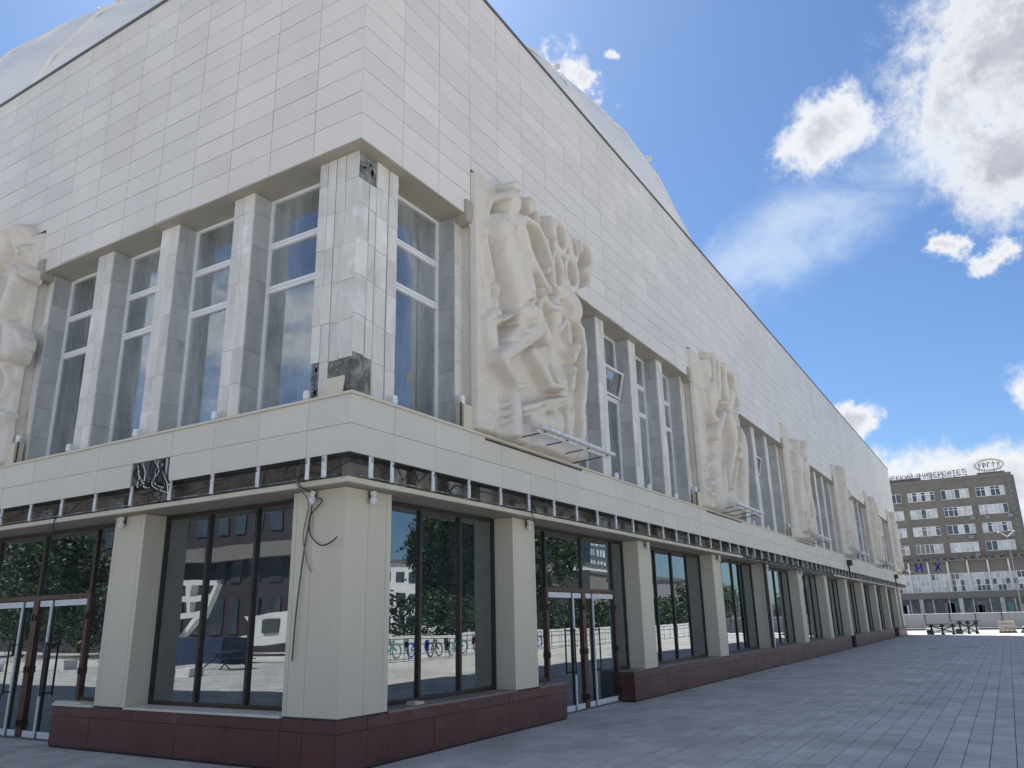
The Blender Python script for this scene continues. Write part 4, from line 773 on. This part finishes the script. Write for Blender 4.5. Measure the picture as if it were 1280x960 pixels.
# ================================================================== FIXTURES ON THE FACADES
def hung_lamp(side, s, t, z, label, group='white lamp holders under the canopy'):
    e = empty('lamp_holder', P(side, s, t, z), label, 'lamp', group); x, y_, _ = P(side, s, t, z)
    MB().lathe((x, y_, z), [(.03, .0), (.045, -.01), (.045, -.06), (.03, -.065), (.03, -.085)], 12).build('cap', M_PVC, e)
    MB().lathe((x, y_, z - .085), [(.034, 0), (.048, -.012), (.05, -.06), (.03, -.10), (.012, -.11)], 12).build('shade', M_WHITE, e)
    a = P(side, s + .02, t + .06, z - .02); MB().box(a[0] - .02, a[0] + .02, a[1] - .02, a[1] + .02, z - .12, z).build('bracket', M_DARKST, e); return e
hung_lamp('R', .90, .35, 3.60, 'white lamp holder on the corner pillar, on its long-wall face')
hung_lamp('L', .98, .35, 3.60, 'white lamp holder on the corner pillar, on its left face above the hooked cable')
hung_lamp('R', 5.28, .35, 3.60, 'white lamp holder on the pillar left of the long-wall entrance doors')
hung_lamp('L', 5.33, .35, 3.60, 'white lamp holder at the top of the pillar beside the left-hand entrance doors')
for i, c in enumerate(PC[1:5]): hung_lamp('R', c + .05, .35, 3.60, ['small white lamp holder on the pillar just right of the entrance doors', 'small white lamp holder on the third pillar of the long wall, before the canopy gap', 'small white lamp holder on the pillar beside the dark downpipe', 'small white lamp holder on the first pillar past the canopy gap'][i])
def ledge_lamp(side, s, t, label):
    z = 4.792; e = empty('ledge_lamp', P(side, s, t, z), label, 'lamp', 'small white floodlight heads standing on the ledge'); x, y_, _ = P(side, s, t, z)
    MB().lathe((x, y_, z), [(.05, 0), (.05, .02), (.025, .03), (.025, .05), (.05, .06), (.055, .12), (.04, .13), (.05, .14), (.05, .17), (.02, .19)], 12).build('head', M_PVC, e)
    MB().sbox(side, s + .05, s + .16, t - .02, t + .02, z, z + .03).build('cable_plug', M_BLACK, e)
for s, lab in ((.92, 'white lamp head on the ledge below the left face of the corner pilaster'), (2.86, 'white lamp head at the foot of the first pilaster left of the corner'), (4.80, 'white lamp head at the foot of the second pilaster left of the corner'), (6.72, 'white lamp head at the foot of the third pilaster left of the corner')): ledge_lamp('L', s, .08, lab)
ledge_lamp('R', .98, .08, 'white lamp head on the ledge below the long-wall face of the corner pilaster')
for s, lab in ((8.86, 'white lamp head at the foot of the first pilaster past the nearest relief'), (10.84, 'white lamp head at the foot of the second pilaster past the nearest relief'), (12.76, 'white lamp head at the foot of the third pilaster past the nearest relief'), (20.6, 'white lamp head on the ledge at the first pilaster past the second relief'), (22.6, 'white lamp head on the ledge at the second pilaster past the second relief')): ledge_lamp('R', s, .08, lab)
def ledge_box(side, s, label):
    z = 4.792; e = empty('ledge_box', P(side, s, .06, z), label, 'junction box', 'white junction boxes on the ledge beside the reliefs')
    MB().sbox(side, s, s + .26, -.02, .14, z, z + .42).build('cover', M_CREAM, e); x, y_, _ = P(side, s + .06, .06, z)
    MB().lathe((x, y_, z + .42), [(.05, 0), (.055, .05), (.04, .06), (.055, .08), (.05, .13), (.03, .16)], 12).build('insulator', M_PVC, e)
    MB().bar(P(side, s - .03, .02, z), P(side, s - .03, .02, z + .44), .014, 5).build('conduit', M_BLACK, e)
ledge_box('R', 2.62, 'cream box with white insulator on the ledge left of the nearest relief'); ledge_box('R', 14.35, 'cream box with white insulator on the ledge left of the second relief')
ledge_box('L', 8.36, 'cream box with white insulator on the ledge right of the left-edge relief')
ledge_box('R', 26.1, 'small cream box on the ledge left of the third relief')
def cable(name, pts, r, label, mat=None):
    o = tube(name, pts, r, mat or M_BLACK); tag(o, label, 'cable', 'cables hanging down the corner pillar' if 'corner' in label else None)
cable('hanging_cable', [(.03, .88, 3.95), (.02, .92, 3.72), (.09, .95, 3.62), (0.370, 1.0, 3.5), (0.385, 1.12, 2.8), (0.380, 1.20, 2.0), (0.390, 1.24, 1.35)], .011, 'thick brown cable hanging down the left face of the corner pillar', M_CABLE)
cable('hanging_cable', [(.03, .95, 3.9), (.08, 1.0, 3.64), (0.380, 1.08, 3.45), (0.390, 1.16, 3.0), (0.380, 1.04, 2.62), (0.390, .97, 2.5)], .008, 'thin wire looping down the left face of the corner pillar', M_SILL)
cable('hooked_cable', [(0.390, .9, 3.5), (0.370, .82, 3.43), (0.370, 1.02, 3.25), (0.370, 1.0, 3.0), (.35, .78, 2.84), (.30, .55, 2.86), (.28, .42, 2.92)], .010, 'short black cable hooked outwards from the left face of the corner pillar')
cable('hanging_cable', [(.1, 6.85, 3.7), (.1, 6.9, 3.55), (.2, 6.9, 3.3), (.3, 6.95, 3.0), (.32, 6.98, 2.75)], .010, 'short dark cable dangling from the canopy above the left-hand entrance doors')
cable('hanging_cable', [(4.9, .1, 3.72), (5.0, .09, 3.6), (5.1, .11, 3.5), (5.22, .2, 3.56), (5.28, .34, 3.6)], .007, 'thin black wire drooping from the canopy to the lamp left of the entrance doors')
tag(MB().box(2.1, 2.32, .50, .66, .669, .71).build('brick', M_STONEP, None, (2.2, .6, .67)), 'loose brick lying on the plinth under the first long-wall window', 'brick')
tag(MB().box(.44, .60, 5.98, 6.72, .669, .70).build('board_offcut', M_BAND, None, (.55, 6.3, .67)), 'pale board lying on the plinth end beside the left-hand entrance doors', 'board')
# ================================================================== THE GREY UNIVERSITY BLOCK
XD = 165.0
UB = empty('university_building', (XD, -2, 0), 'grey multi-storey block with roof lettering and an oval emblem behind the white hoarding', 'building')
def fb(name, mat, x0, x1, y0, y1, z0, z1, parent=None):
    return MB().box(x0, x1, y0, y1, z0, z1).build(name, mat, parent or UB, ((x0 + x1) / 2, (y0 + y1) / 2, z0))
fb('tower_body', M_GREY, XD + .3, XD + 16, -11.5, 46, 11.0, 26.0)
fb('parapet', M_GREYL, XD + .1, XD + 15.8, -11.7, 46, 26.002, 26.45)
fb('roof_flashing', M_EDGE, XD + .02, XD + .09, -11.7, 46, 26.3, 26.46)
fb('side_strip', M_EDGE, XD + .2, XD + 1.0, -12.05, -11.502, 3.0, 25.9)
qn = MB()
for i in range(14): qn.box(XD + .18, XD + .299, -11.5, -10.9, 11.2 + i * 1.05, 11.7 + i * 1.05)
tag(qn.build('quoins', M_GREYL, UB), kind='stuff')
fb('roof_plant_room', M_EDGE, XD + 2, XD + 8, 3.6, 9.5, 26.46, 27.3)
fb('roof_box', M_GREYL, XD + 1.5, XD + 6, -10.8, -6.2, 26.46, 27.0)
rw = random.Random(12)
M_PANED = material('far_window_glass', (.06, .075, .09), .12, .3, .8, spec=.8)
M_PANEL = material('curtained_window', (.50, .52, .54), .35, .25, 1.6, tint=.2)
for r in range(4):
    zt = 24.1 - 3.33 * r
    for c in range(9):
        y1 = 12.05 - 5.85 * (c - 0) if c < 4 else 12.05 + 5.85 * (c - 3); y0 = y1 - 4.7; z0 = zt - 1.78
        fr = MB(); n = 6 if (r * 3 + c) % 4 else 5; w = (y1 - y0) / n
        fr.box(XD + .12, XD + .26, y0, y1, z0, z0 + .07).box(XD + .12, XD + .26, y0, y1, zt - .07, zt)
        cs_ = [y0] + sorted(y0 + w * i + rw.uniform(-.06, .06) for i in range(1, n)) + [y1]
        for yy in cs_: fr.box(XD + .121, XD + .25, max(yy - .05, y0), min(yy + .05, y1), z0 + .07, zt - .07)
        if (r + c) % 2: fr.box(XD + .123, XD + .25, y0, y1, zt - .55, zt - .47)
        W_ = fr.build('window', M_PVC, UB, (XD, (y0 + y1) / 2, z0))
        for p, q in zip(cs_[:-1], cs_[1:]):
            k = rw.random(); m_ = M_PANED if k < .42 else M_PANEL
            if (r, c) in ((3, 2),): m_ = M_PANEL
            fb('pane', m_, XD + .2, XD + .24, p + .05, q - .05, z0 + .07, zt - .07, W_)
for y_, z_ in ((-4.2, 18.75), (-6.6, 18.7), (-10.3, 18.75), (-3.4, 15.3), (-9.9, 15.25), (-4.0, 12.0), (11.0, 21.9)):
    a = MB().box(XD - .25, XD + .12, y_ - .45, y_ + .45, z_ - .55, z_ + .05).build('air_conditioner', M_HOARD, UB, (XD, y_, z_))
    MB().lathe((0, 0, 0), [(.2, 0), (.2, .02)], 10).build('fan', M_EDGE, a, (0, 0, 0)).matrix_world = Matrix.Translation((XD - .27, y_, z_ - .25)) @ Matrix.Rotation(-math.pi / 2, 4, 'Y')
fb('ledge', M_GREYL, XD - .5, XD + 16, -12.5, 46, 10.75, 10.998)
ju = MB()
for i in range(30): y_ = -12 + i * 1.1 + rw.random(); ju.box(XD - .3, XD - .1, y_, y_ + .3 + rw.random() * .6, 11.0, 11.15 + rw.random() * .5)
ju.box(XD - .35, XD - .3, -12.4, 40, 11.55, 11.62)
tag(ju.build('terrace_railing', M_GREYL, UB), kind='stuff')
fb('lower_body', M_GREY, XD + .5, XD + 16, -30, 46, 0, 10.749)
for i in range(-8, 13):
    y_ = -1.9 + 3.3 * i
    if y_ < 40: fb('pilaster', M_WHITE, XD - .15, XD + .499, y_ - .14, y_ + .14, 5.21, 10.9)
    a, b = y_ + .25, y_ + 3.05
    fb('spandrel', M_GREYL, XD + .3, XD + .498, a - .1, b + .1, 8.62, 10.74)
    fr = MB(); nn_ = 4
    for j in range(nn_ + 1): fr.box(XD + .25, XD + .33, a + (b - a) * j / nn_ - .05, a + (b - a) * j / nn_ + .05, 5.25, 8.58)
    for z_ in (5.25, 6.3, 7.4, 8.52): fr.box(XD + .251, XD + .332, a, b, z_ - .05, z_ + .05)
    W_ = fr.build('grid_window', M_PVC, UB, (XD + .3, (a + b) / 2, 6.9))
    for j in range(nn_):
        for (u, v) in ((5.3, 6.25), (6.35, 7.35), (7.45, 8.47)):
            fb('pane', M_PANEL if (rw.random() < .7 or i == 2) else M_PANED, XD + .32, XD + .36, a + (b - a) * j / nn_ + .05, a + (b - a) * (j + 1) / nn_ - .05, u, v, W_)
fb('belt_course', M_GREYL, XD - .1, XD + .499, -30, 46, 4.0, 5.205)
for i in range(-6, 8):
    y_ = .2 + 6.6 * i
    fb('pier', M_PANEL, XD - .02, XD + .49, y_ - .35, y_ + .35, 0, 3.995)
    W_ = fb('shop_window', M_PANED, XD + .38, XD + .42, y_ + .36, y_ + 6.24, .4, 3.9)
    for j in range(5): fb('mullion', M_PVC if j % 2 else M_EDGE, XD + .3, XD + .37, y_ + .5 + j * 1.35, y_ + .62 + j * 1.35, .4, 3.9, W_)
    for j in range(3): yy = y_ + .8 + rw.random() * 4.4; fb('display', rw.choice((M_TEAL, M_GREYL, M_EDGE, M_TEAL, M_PANEL)), XD + .34, XD + .379, yy, yy + .6 + rw.random() * 1.4, 1.0, 1.9 + rw.random() * 1.6, W_)
TXT = Matrix(((0, 0, -1), (-1, 0, 0), (0, 1, 0)))
def letter(ch, y_, z_, h, w, mat, parent, name='letter', x=None, ext=.1):
    cu = bpy.data.curves.new('letter', 'FONT'); cu.body = ch; cu.size = 1; cu.align_x = 'CENTER'; cu.extrude = 0; cu.offset = .025; cu.resolution_u = 3
    o0 = bpy.data.objects.new('tmp', cu); COL.objects.link(o0); dg = bpy.context.evaluated_depsgraph_get()
    me = bpy.data.meshes.new_from_object(o0.evaluated_get(dg)); bpy.data.objects.remove(o0)
    xs = [v.co.x for v in me.vertices]; ys = [v.co.y for v in me.vertices]; x0, x1, y0, y1 = min(xs), max(xs), min(ys), max(ys)
    sx = w / (x1 - x0); sy = h / ((y1 - y0) if ch != 'Й' else (y1 - y0) * .8)
    for v in me.vertices: v.co.x = (v.co.x - (x0 + x1) / 2) * sx; v.co.y = (v.co.y - y0) * sy
    import bmesh as bm_
    bm = bm_.new(); bm.from_mesh(me); r = bm_.ops.extrude_face_region(bm, geom=bm.faces[:]); bm_.ops.translate(bm, verts=[e for e in r['geom'] if isinstance(e, bm_.types.BMVert)], vec=(0, 0, ext)); bm_.ops.recalc_face_normals(bm, faces=bm.faces); bm.to_mesh(me); bm.free()
    me.transform(TXT.to_4x4()); me.materials.clear(); me.materials.append(mat)
    o = bpy.data.objects.new(name, me); return link(o, parent, (XD if x is None else x, y_, z_))
M_SIGN = material('sign_letter', (.22, .23, .26), .5, .1, 1)
sf = MB(); sf.box(XD + .5, XD + .56, -4.7, 22, 26.72, 26.80).box(XD + .5, XD + .56, -4.7, 22, 27.3, 27.36)
for i in range(14): y_ = -4.5 + i * 2; sf.box(XD + .52, XD + .6, y_, y_ + .09, 26.45, 27.9).bar((XD + .56, y_, 27.3), (XD + 2.0, y_, 26.5), .04, 4)
SIGN = sf.build('roof_sign', M_EDGE, UB, (XD + .5, 2, 26.5))
for i, ch in enumerate('УНИВЕРСИТЕТ'): letter(ch, 3.95 - i * .80, 26.85, 1.0, .66, M_SIGN, SIGN, x=XD + .4)
for i, ch in enumerate('ЭКОНОМИЧЕСКИЙ'): letter(ch, 14.6 - i * .80, 26.85, 1.0, .66, M_SIGN, SIGN, x=XD + .4)
ov = MB(); K = 36
for rx, rz in ((2.45, 1.15), (2.2, .95)):
    pts = [(XD + .4, -8.45 + rx * math.cos(2 * math.pi * i / K), 28.15 + rz * math.sin(2 * math.pi * i / K)) for i in range(K + 1)]
    for p, q in zip(pts[:-1], pts[1:]): ov.bar(p, q, .055, 5)
for y_ in (-10.2, -9.2, -7.6, -6.7): ov.bar((XD + .5, y_, 26.4), (XD + .5, y_, 29.0 if abs(y_ + 8.45) < 1.5 else 28.6), .035, 5)
EMB = ov.build('oval_emblem', M_DARKST, UB, (XD + .4, -8.45, 28.15))
for i, ch in enumerate('УрГЭУ'): letter(ch, -6.95 - i * .75, 27.72, .9 if ch != 'р' else .85, .56, M_DARKST, EMB, x=XD + .38)
letter('Н', 6.3, 9.05, 1.5, 1.15, M_BLUE, UB, 'blue_letter', XD + .28); letter('Х', 3.07, 9.05, 1.5, 1.15, M_BLUE, UB, 'blue_letter', XD + .28)

# ================================================================== HOARDING, YARD, LAMP
HO_ = empty('hoarding', (80, 0, 0), 'long pale grey sheet hoarding across the end of the square below the grey block', 'fence')
for i in range(22):
    y0 = -34 + i * 2.12
    bx('hoarding_sheet', HO_, M_HOARD, 'R', 80, 80.04, y0 + .05, y0 + 2.09, .06, 1.52)
    MB().box(79.93, 80.0, y0 - .03, y0 + .03, 0, 1.66).build('post', M_DARKST, HO_, (80, y0, 0))
    for z in (1.54, .24): bx('rail', HO_, M_GALV, 'R', 79.93, 79.995, y0 + .035, y0 + 2.085, z, z + .06)
LP = empty('street_lamp', (120, -8.6, 0), 'tall grey street lamp with two white heads in front of the grey block', 'street lamp')
MB().lathe((120, -8.6, 0), [(.07, 0), (.055, 4), (.035, 11.4), (.03, 11.6)], 8).build('pole', M_HOARD, LP)
MB().bar((120, -8.6, 11.3), (120, -7.8, 12.0), .05).bar((120, -8.6, 11.3), (120, -9.4, 12.0), .05).build('arm', M_GALV, LP)
for y_ in (-7.7, -9.5): MB().lathe((120, y_, 11.85), [(.25, 0), (.23, .1), (.1, .22), (.03, .25)], 10).build('lamp_head', M_HOARD, LP)
# stacked trestle frames on the sunlit strip
def trestle(x, y0, y1, z, label):
    e = empty('trestle_table', (x, (y0 + y1) / 2, 0), label, 'trestle', 'dark trestle frames at the far end of the square')
    MB().box(x - .3, x + .3, y0, y1, z, z + .05).build('table_top', M_DARKST, e)
    MB().bar((x, y0 + .25, z - .1), (x + .3, y1 - .35, .12), .045).build('brace', M_DARKST, e); MB().bar((x, y1 - .35, z - .1), (x - .3, y0 + .4, .15), .045).build('brace', M_DARKST, e)
    for y_ in (y0 + .4, (y0 + y1) / 2, y1 - .4):
        MB().box(x - .18, x + .18, y_ - .06, y_ + .06, .0, z - .001).box(x - .35, x + .35, y_ - .12, y_ + .12, 0, .1).box(x - .25, x + .25, y_ - .16, y_ + .16, z - .22, z - .05).build('leg', M_DARKST, e)
    MB().box(x - .3, x + .3, y1 - .5, y1 - .05, .0, .38).build('counterweight', M_DARKST, e)
trestle(67.2, -3.4, -1.05, .78, 'dark trestle frame with crossed braces nearer the hall, at the far end of the square')
trestle(68.6, -5.0, -3.05, .98, 'higher dark trestle frame with crossed braces right of the lower one')
PL = empty('stone_pallet', (70.5, -6.7, 0), 'timber pallet stacked with tan paving stones beside the dark trestles', 'pallet')
MB().box(70, 71.2, -7.35, -6.1, .02, .14).build('pallet_base', M_WOOD, PL)
for k in range(4):
    for j in range(4): MB().box(70.02 + .03 * k, 71.1, -7.3 + j * .3 + .012, -7.3 + (j + 1) * .3 - .012, .142 + k * .2, .142 + k * .2 + .18).build('paving_block', M_STONEP, PL, (70.5, -7.15 + j * .3, .2 + k * .2))
MB().box(70.0, 71.1, -7.32, -6.15, .945, .99).build('cover_sheet', M_WHITE, PL).rotation_euler = (.06, 0, 0)
PL2 = empty('board_pile', (71, -8.6, 0), 'low pile of pale boards and dark slabs at the right edge of the square', 'pile')
for k in range(5): MB().box(70.3, 71.4, -9.6 + .1 * k, -7.6 - .05 * k, .02 + k * .1, .1 + k * .1).build('board', (M_DARKST, M_WHITE, M_WOOD, M_DARKST, M_WHITE)[k], PL2, (71, -8.6, .05 + k * .1))
KB = MB().box(66.8, 72.5, -12, 4, -.01, .0);
tag(MB().box(73.6, 79.5, -30, 20, -.028, .02).build('sunlit_strip', M_WHITE, None), kind='structure')  # white slab: the sun on this strip of ground is put into its colour
tag(MB().box(72.6, 73.0, -4.6, -.6, .02, .45).build('concrete_block', M_WHITE, None, (72.8, -2, .02)), 'white concrete block lying behind the dark trestles', 'block')

# ================================================================== AROUND THE SQUARE (seen in the glass)
LW = empty('low_wall', (40, -17.6, 0), 'low pale concrete wall with painted bicycles and a thin railing along the sunny side', 'wall')
for i in range(24):
    x = 8 + i * 2.8; bx('wall_slab', LW, M_WHITE, 'R', x + .01, x + 2.79, -17.8, -17.5, 0, 1.2)
rl = MB()
for i in range(48): x = 8.2 + i * 1.4; rl.bar((x, -17.35, 0), (x, -17.35, 1.1), .018, 5)
rl.bar((8, -17.35, 1.05), (75, -17.35, 1.05), .02, 5).bar((8, -17.35, .35), (75, -17.35, .35), .016, 5)
tag(rl.build('railing', M_DARKST, LW), kind='stuff')
rg_ = random.Random(4)
for i in range(11):
    x = 17 + i * 2.1; mt = (M_TEAL, M_PINK, M_WHITE, M_TEAL, M_BLUE, M_DARKST)[i % 6]; mu = MB()
    for cx_ in (x, x + .95):
        pts = [(cx_ + .33 * math.cos(a * math.pi / 8), -17.485, .5 + .33 * math.sin(a * math.pi / 8)) for a in range(17)]
        for p, q in zip(pts[:-1], pts[1:]): mu.bar(p, q, .03, 4)
    for p, q in (((x, .5), (x + .35, .95)), ((x + .35, .95), (x + .95, .5)), ((x, .5), (x + .45, .5)), ((x + .45, .5), (x + .8, .98)), ((x + .3, .95), (x + .8, .98)), ((x + .3, 1.05), (x + .45, 1.05))): mu.bar((p[0], -17.485, p[1]), (q[0], -17.485, q[1]), .03, 4)
    for k in range(2): xx = x + 1.35 + rg_.random() * .3; mu.box(xx, xx + .3, -17.495, -17.48, .4 + rg_.random() * .3, .8 + rg_.random() * .3)
    mu.build('painted_bicycle', mt, LW)
def leaf_cloud(n, R_, cx, cy, cz, rx, ry, rz, sz):
    V = []; F = []
    cl = [(R_.gauss(0, .42), R_.gauss(0, .42), R_.uniform(-.85, .9)) for _ in range(46)]
    for i in range(n):
        c = cl[i % 46]; k = math.sqrt(max(0, 1 - c[2] ** 2)) * .75 + .25
        p = Vector((cx + (c[0] * k * 1.6 + R_.gauss(0, .13)) * rx, cy + (c[1] * k * 1.6 + R_.gauss(0, .13)) * ry, cz + (c[2] + R_.gauss(0, .13)) * rz))
        a = Vector((R_.gauss(0, 1), R_.gauss(0, 1), R_.gauss(0, 1))).normalized(); b = a.orthogonal().normalized(); s_ = sz * R_.uniform(.6, 1.4); m_ = len(V)
        V += [tuple(p - a * s_), tuple(p + b * s_ * .6), tuple(p + a * s_), tuple(p - b * s_ * .6)]; F.append((m_, m_ + 1, m_ + 2, m_ + 3))
    return V, F
def tree(x, y, H, r, label, seed, n=5200, sz=.17):
    R_ = random.Random(seed); e = empty('broadleaf_tree', (x, y, 0), label, 'tree', 'trees around the square'); t = MB()
    t.lathe((x, y, 0), [(.28, 0), (.22, 1), (.17, H * .35), (.1, H * .6), (.03, H * .9)], 8)
    for i in range(9):
        a = i * 2.4; z = H * (.28 + .06 * i); t.bar((x, y, z), (x + math.cos(a) * r * .7, y + math.sin(a) * r * .7, z + H * .16), .05, 5)
    t.build('trunk', M_BARK, e); c = MB(); c.v, c.f = leaf_cloud(n, R_, x, y, H * .56, r, r, H * .45, sz); c.build('crown', M_LEAF, e)
tree(41.5, -25, 14, 2.8, 'large dark tree behind the low wall, reflected in the first long-wall window', 1, 24000, .16)
tree(45.0, -24, 15, 3.2, 'tallest tree behind the low wall, reflected in the first long-wall window', 2, 24000, .16)
tree(49.0, -25.5, 12, 2.4, 'dense tree right of the tallest one behind the low wall', 3, 20000, .16)
for i, (x, y, H, r) in enumerate(((56, -23, 3.4, 1.8), (62, -24, 3.2, 1.8), (72, -23, 3.6, 1.8), (92, -26, 5.5, 2.2), (112, -27, 6, 2.4), (135, -22, 6, 3))):
    tree(x, y, H, r, ['low bushy tree first behind the low wall after the big ones', 'low bushy tree second behind the low wall', 'low bushy tree third behind the low wall', 'mid-sized tree beyond the end of the low wall', 'mid-sized tree second beyond the end of the low wall', 'far tree near the corner of the grey block'][i], 20 + i, 6000, .13)
hr = random.Random(77); hm = MB()
for i in range(12):
    V_, F_2 = leaf_cloud(1500, hr, 22 + i * 4.6, -19.8, 1.5 + hr.uniform(-.2, .5), 2.2, .7, 1.7, .12); n_ = len(hm.v); hm.v += V_; hm.f += [tuple(q + n_ for q in f) for f in F_2]
tag(hm.build('hedge', M_LEAF, None), kind='stuff')
tag(MB().box(-21, -19, 27.5, 33, 0, 1.3).build('site_container', M_BLUE2, None, (-20, 30, 0)), 'low dark blue site container on the left part of the square', 'container')
for i, (x, y, s_) in enumerate(((-12.5, 20.5, .5), (-15, 33, .8), (-13, 36, .6))): tag(MB().box(x, x + s_, y, y + s_ * 1.6, 0, s_ * .6).build('concrete_block', M_WHITE, None, (x, y, 0)), ['small white concrete block nearest the hall on the left part of the square', 'largest white concrete block behind the dark tables on the left', 'white concrete block farthest left beyond the dark tables'][i], 'block')
def block(name, lab, x0, x1, y0, y1, h, mat, face, rows_, cols, wm=None, wh=1.4):
    e = empty(name, ((x0 + x1) / 2, (y0 + y1) / 2, 0), lab, 'building'); MB().box(x0, x1, y0, y1, 0, h).build('wall', mat, e)
    MB().box(x0 - .3, x1 + .3, y0 - .3, y1 + .3, h, h + .4).build('roof', M_EDGE, e)
    for r in range(rows_):
        z = h - (r + 1) * (h - 1) / rows_ + .3
        for c in range(cols):
            if face == 'y': w = (x1 - x0) / cols; a = x0 + c * w + w * .2; MB().box(a, a + w * .6, y1 - .05, y1 + .08, z, z + wh).build('window', wm or M_PANED, e)
            else: w = (y1 - y0) / cols; a = y0 + c * w + w * .2; MB().box(x1 - .05, x1 + .08, a, a + w * .6, z, z + wh).build('window', wm or M_PANED, e)
block('office_block', 'long pale office block across the sunny side of the square', 126, 150, -70, -60, 11.9, M_WHITE, 'y', 3, 14)
block('grey_hall', 'plain grey flat-roofed hall behind the low bushy trees', 114, 170, -59, -50, 9.2, M_GREY, 'y', 1, 8)
block('glass_tower', 'ribbed glass tower far behind the pale office block', 250, 276, -140, -115, 34, M_PANED, 'y', 9, 9, M_PANEL, 2.2)
block('pale_house', 'cream house left of the trees behind the low wall', 68, 80, -70, -60, 9.4, M_WHITE, 'y', 3, 5)
block('grey_hall', 'dark grey warehouse at the far right beyond the low wall', 100, 112, -40, -34, 7, M_HOARD, 'y', 1, 4)
# left side of the square
block('brick_hall', 'red-brown hall with dark windows on the left side of the square', -46, -34, 22, 78, 12.5, M_RED, 'x', 3, 26, M_PANED, 2.6)
fb2 = MB().box(-33.9, -33.2, 22, 78, 6.9, 8.0); tag(fb2.build('pale_canopy', M_GREYL, None, (-33.5, 50, 7)), 'pale band canopy along the red-brown hall', 'canopy')
KI = empty('white_pavilion', (-30, 44, 0), 'angular white pavilion frame with slanting legs', 'pavilion')
k_ = MB()
for p, q in (((-30, 46.6, 5.2), (-30, 41.9, 4.9)), ((-30, 46.6, 5.2), (-30, 46.2, 2.6)), ((-30, 41.9, 4.9), (-30, 42.9, 2.8)), ((-30, 46.2, 2.6), (-30, 42.9, 2.8)), ((-30, 44.4, 5.05), (-30, 44.2, 2.7)), ((-30, 46.4, 3.9), (-30, 42.3, 3.9)), ((-30, 42.9, 2.8), (-30, 46, .2)), ((-30, 47.3, .9), (-30, 42, .5))): k_.bar(p, q, .28, 4)
k_.build('frame', M_WHITE, KI)
K2 = empty('white_pavilion', (-28, 34, 0), 'low white pavilion with a slanting wing roof near the white frame', 'pavilion')
q2 = MB(); q2.v = [(-28, 29, 2.9), (-28, 36.4, 2.5), (-28, 35.4, 1.5), (-28, 40.5, .35), (-28, 29, 1.0), (-31, 29, 2.9), (-31, 36.4, 2.5), (-31, 35.4, 1.5), (-31, 40.5, .35), (-31, 29, 1.0)]
q2.f = [(0, 4, 3, 2, 1), (5, 6, 7, 8, 9), (0, 1, 6, 5), (1, 2, 7, 6), (2, 3, 8, 7), (3, 4, 9, 8), (4, 0, 5, 9)]
q2.build('wing_roof', M_WHITE, K2); MB().box(-27.99, -27.9, 33.2, 34.6, 1.5, 2.3).build('window', M_PANED, K2)
for i, (x, y, H, r) in enumerate(((-24, 52, 8.5, 3.6), (-26, 60, 9.5, 4.2), (-23, 67, 9, 4), (-28, 48.5, 4.2, 1.6))):
    tree(x, y, H, r, ['leafy green tree on the left side of the square nearest the pavilion', 'tallest green tree on the left side of the square', 'green tree farthest along the left side of the square', 'small round tree beside the white pavilion frame'][i], 40 + i, 12000, .15)
for i, (x, y) in enumerate(((-14, 26), (-16, 23.5), (-15, 29))):
    e = empty('garden_table', (x, y, 0), ['dark slatted table with benches, nearest the hall', 'dark slatted table with benches, in the middle', 'dark slatted table with benches, nearest the pavilion'][i], 'table', 'dark tables on the left part of the square')
    MB().box(x - .4, x + .4, y - .9, y + .9, .72, .77).build('table_top', M_DARKST, e)
    for s_ in (-1, 1): MB().box(x + s_ * .75 - .15, x + s_ * .75 + .15, y - .9, y + .9, .42, .46).build('bench', M_DARKST, e); MB().bar((x - .8, y + s_ * .6, 0), (x + .2, y + s_ * .6, .72), .03).bar((x + .8, y + s_ * .6, 0), (x - .2, y + s_ * .6, .72), .03).build('leg', M_DARKST, e)
def drain(x0, x1, y0, y1, lab):
    e = empty('drain_grate', (x0, y0, 0), lab, 'drain', 'slot drains in the paving'); MB().box(x0, x1, y0, y1, .001, .008).build('frame', M_DARKST, e)
    n = 10
    for i in range(n): MB().box(x0 + .01, x1 - .01, y0 + (y1 - y0) * (i + .2) / n, y0 + (y1 - y0) * (i + .75) / n, .009, .014).build('bar', M_EDGE, e)
drain(38.6, 39.0, -3.75, -3.3, 'small dark drain grate in the paving, the one nearer the hall')
drain(40.8, 41.0, -5.4, -4.5, 'long narrow drain grate in the paving, the one farther from the hall')
print('script', round(time.time() - T0, 1), 'objects', len(bpy.data.objects))
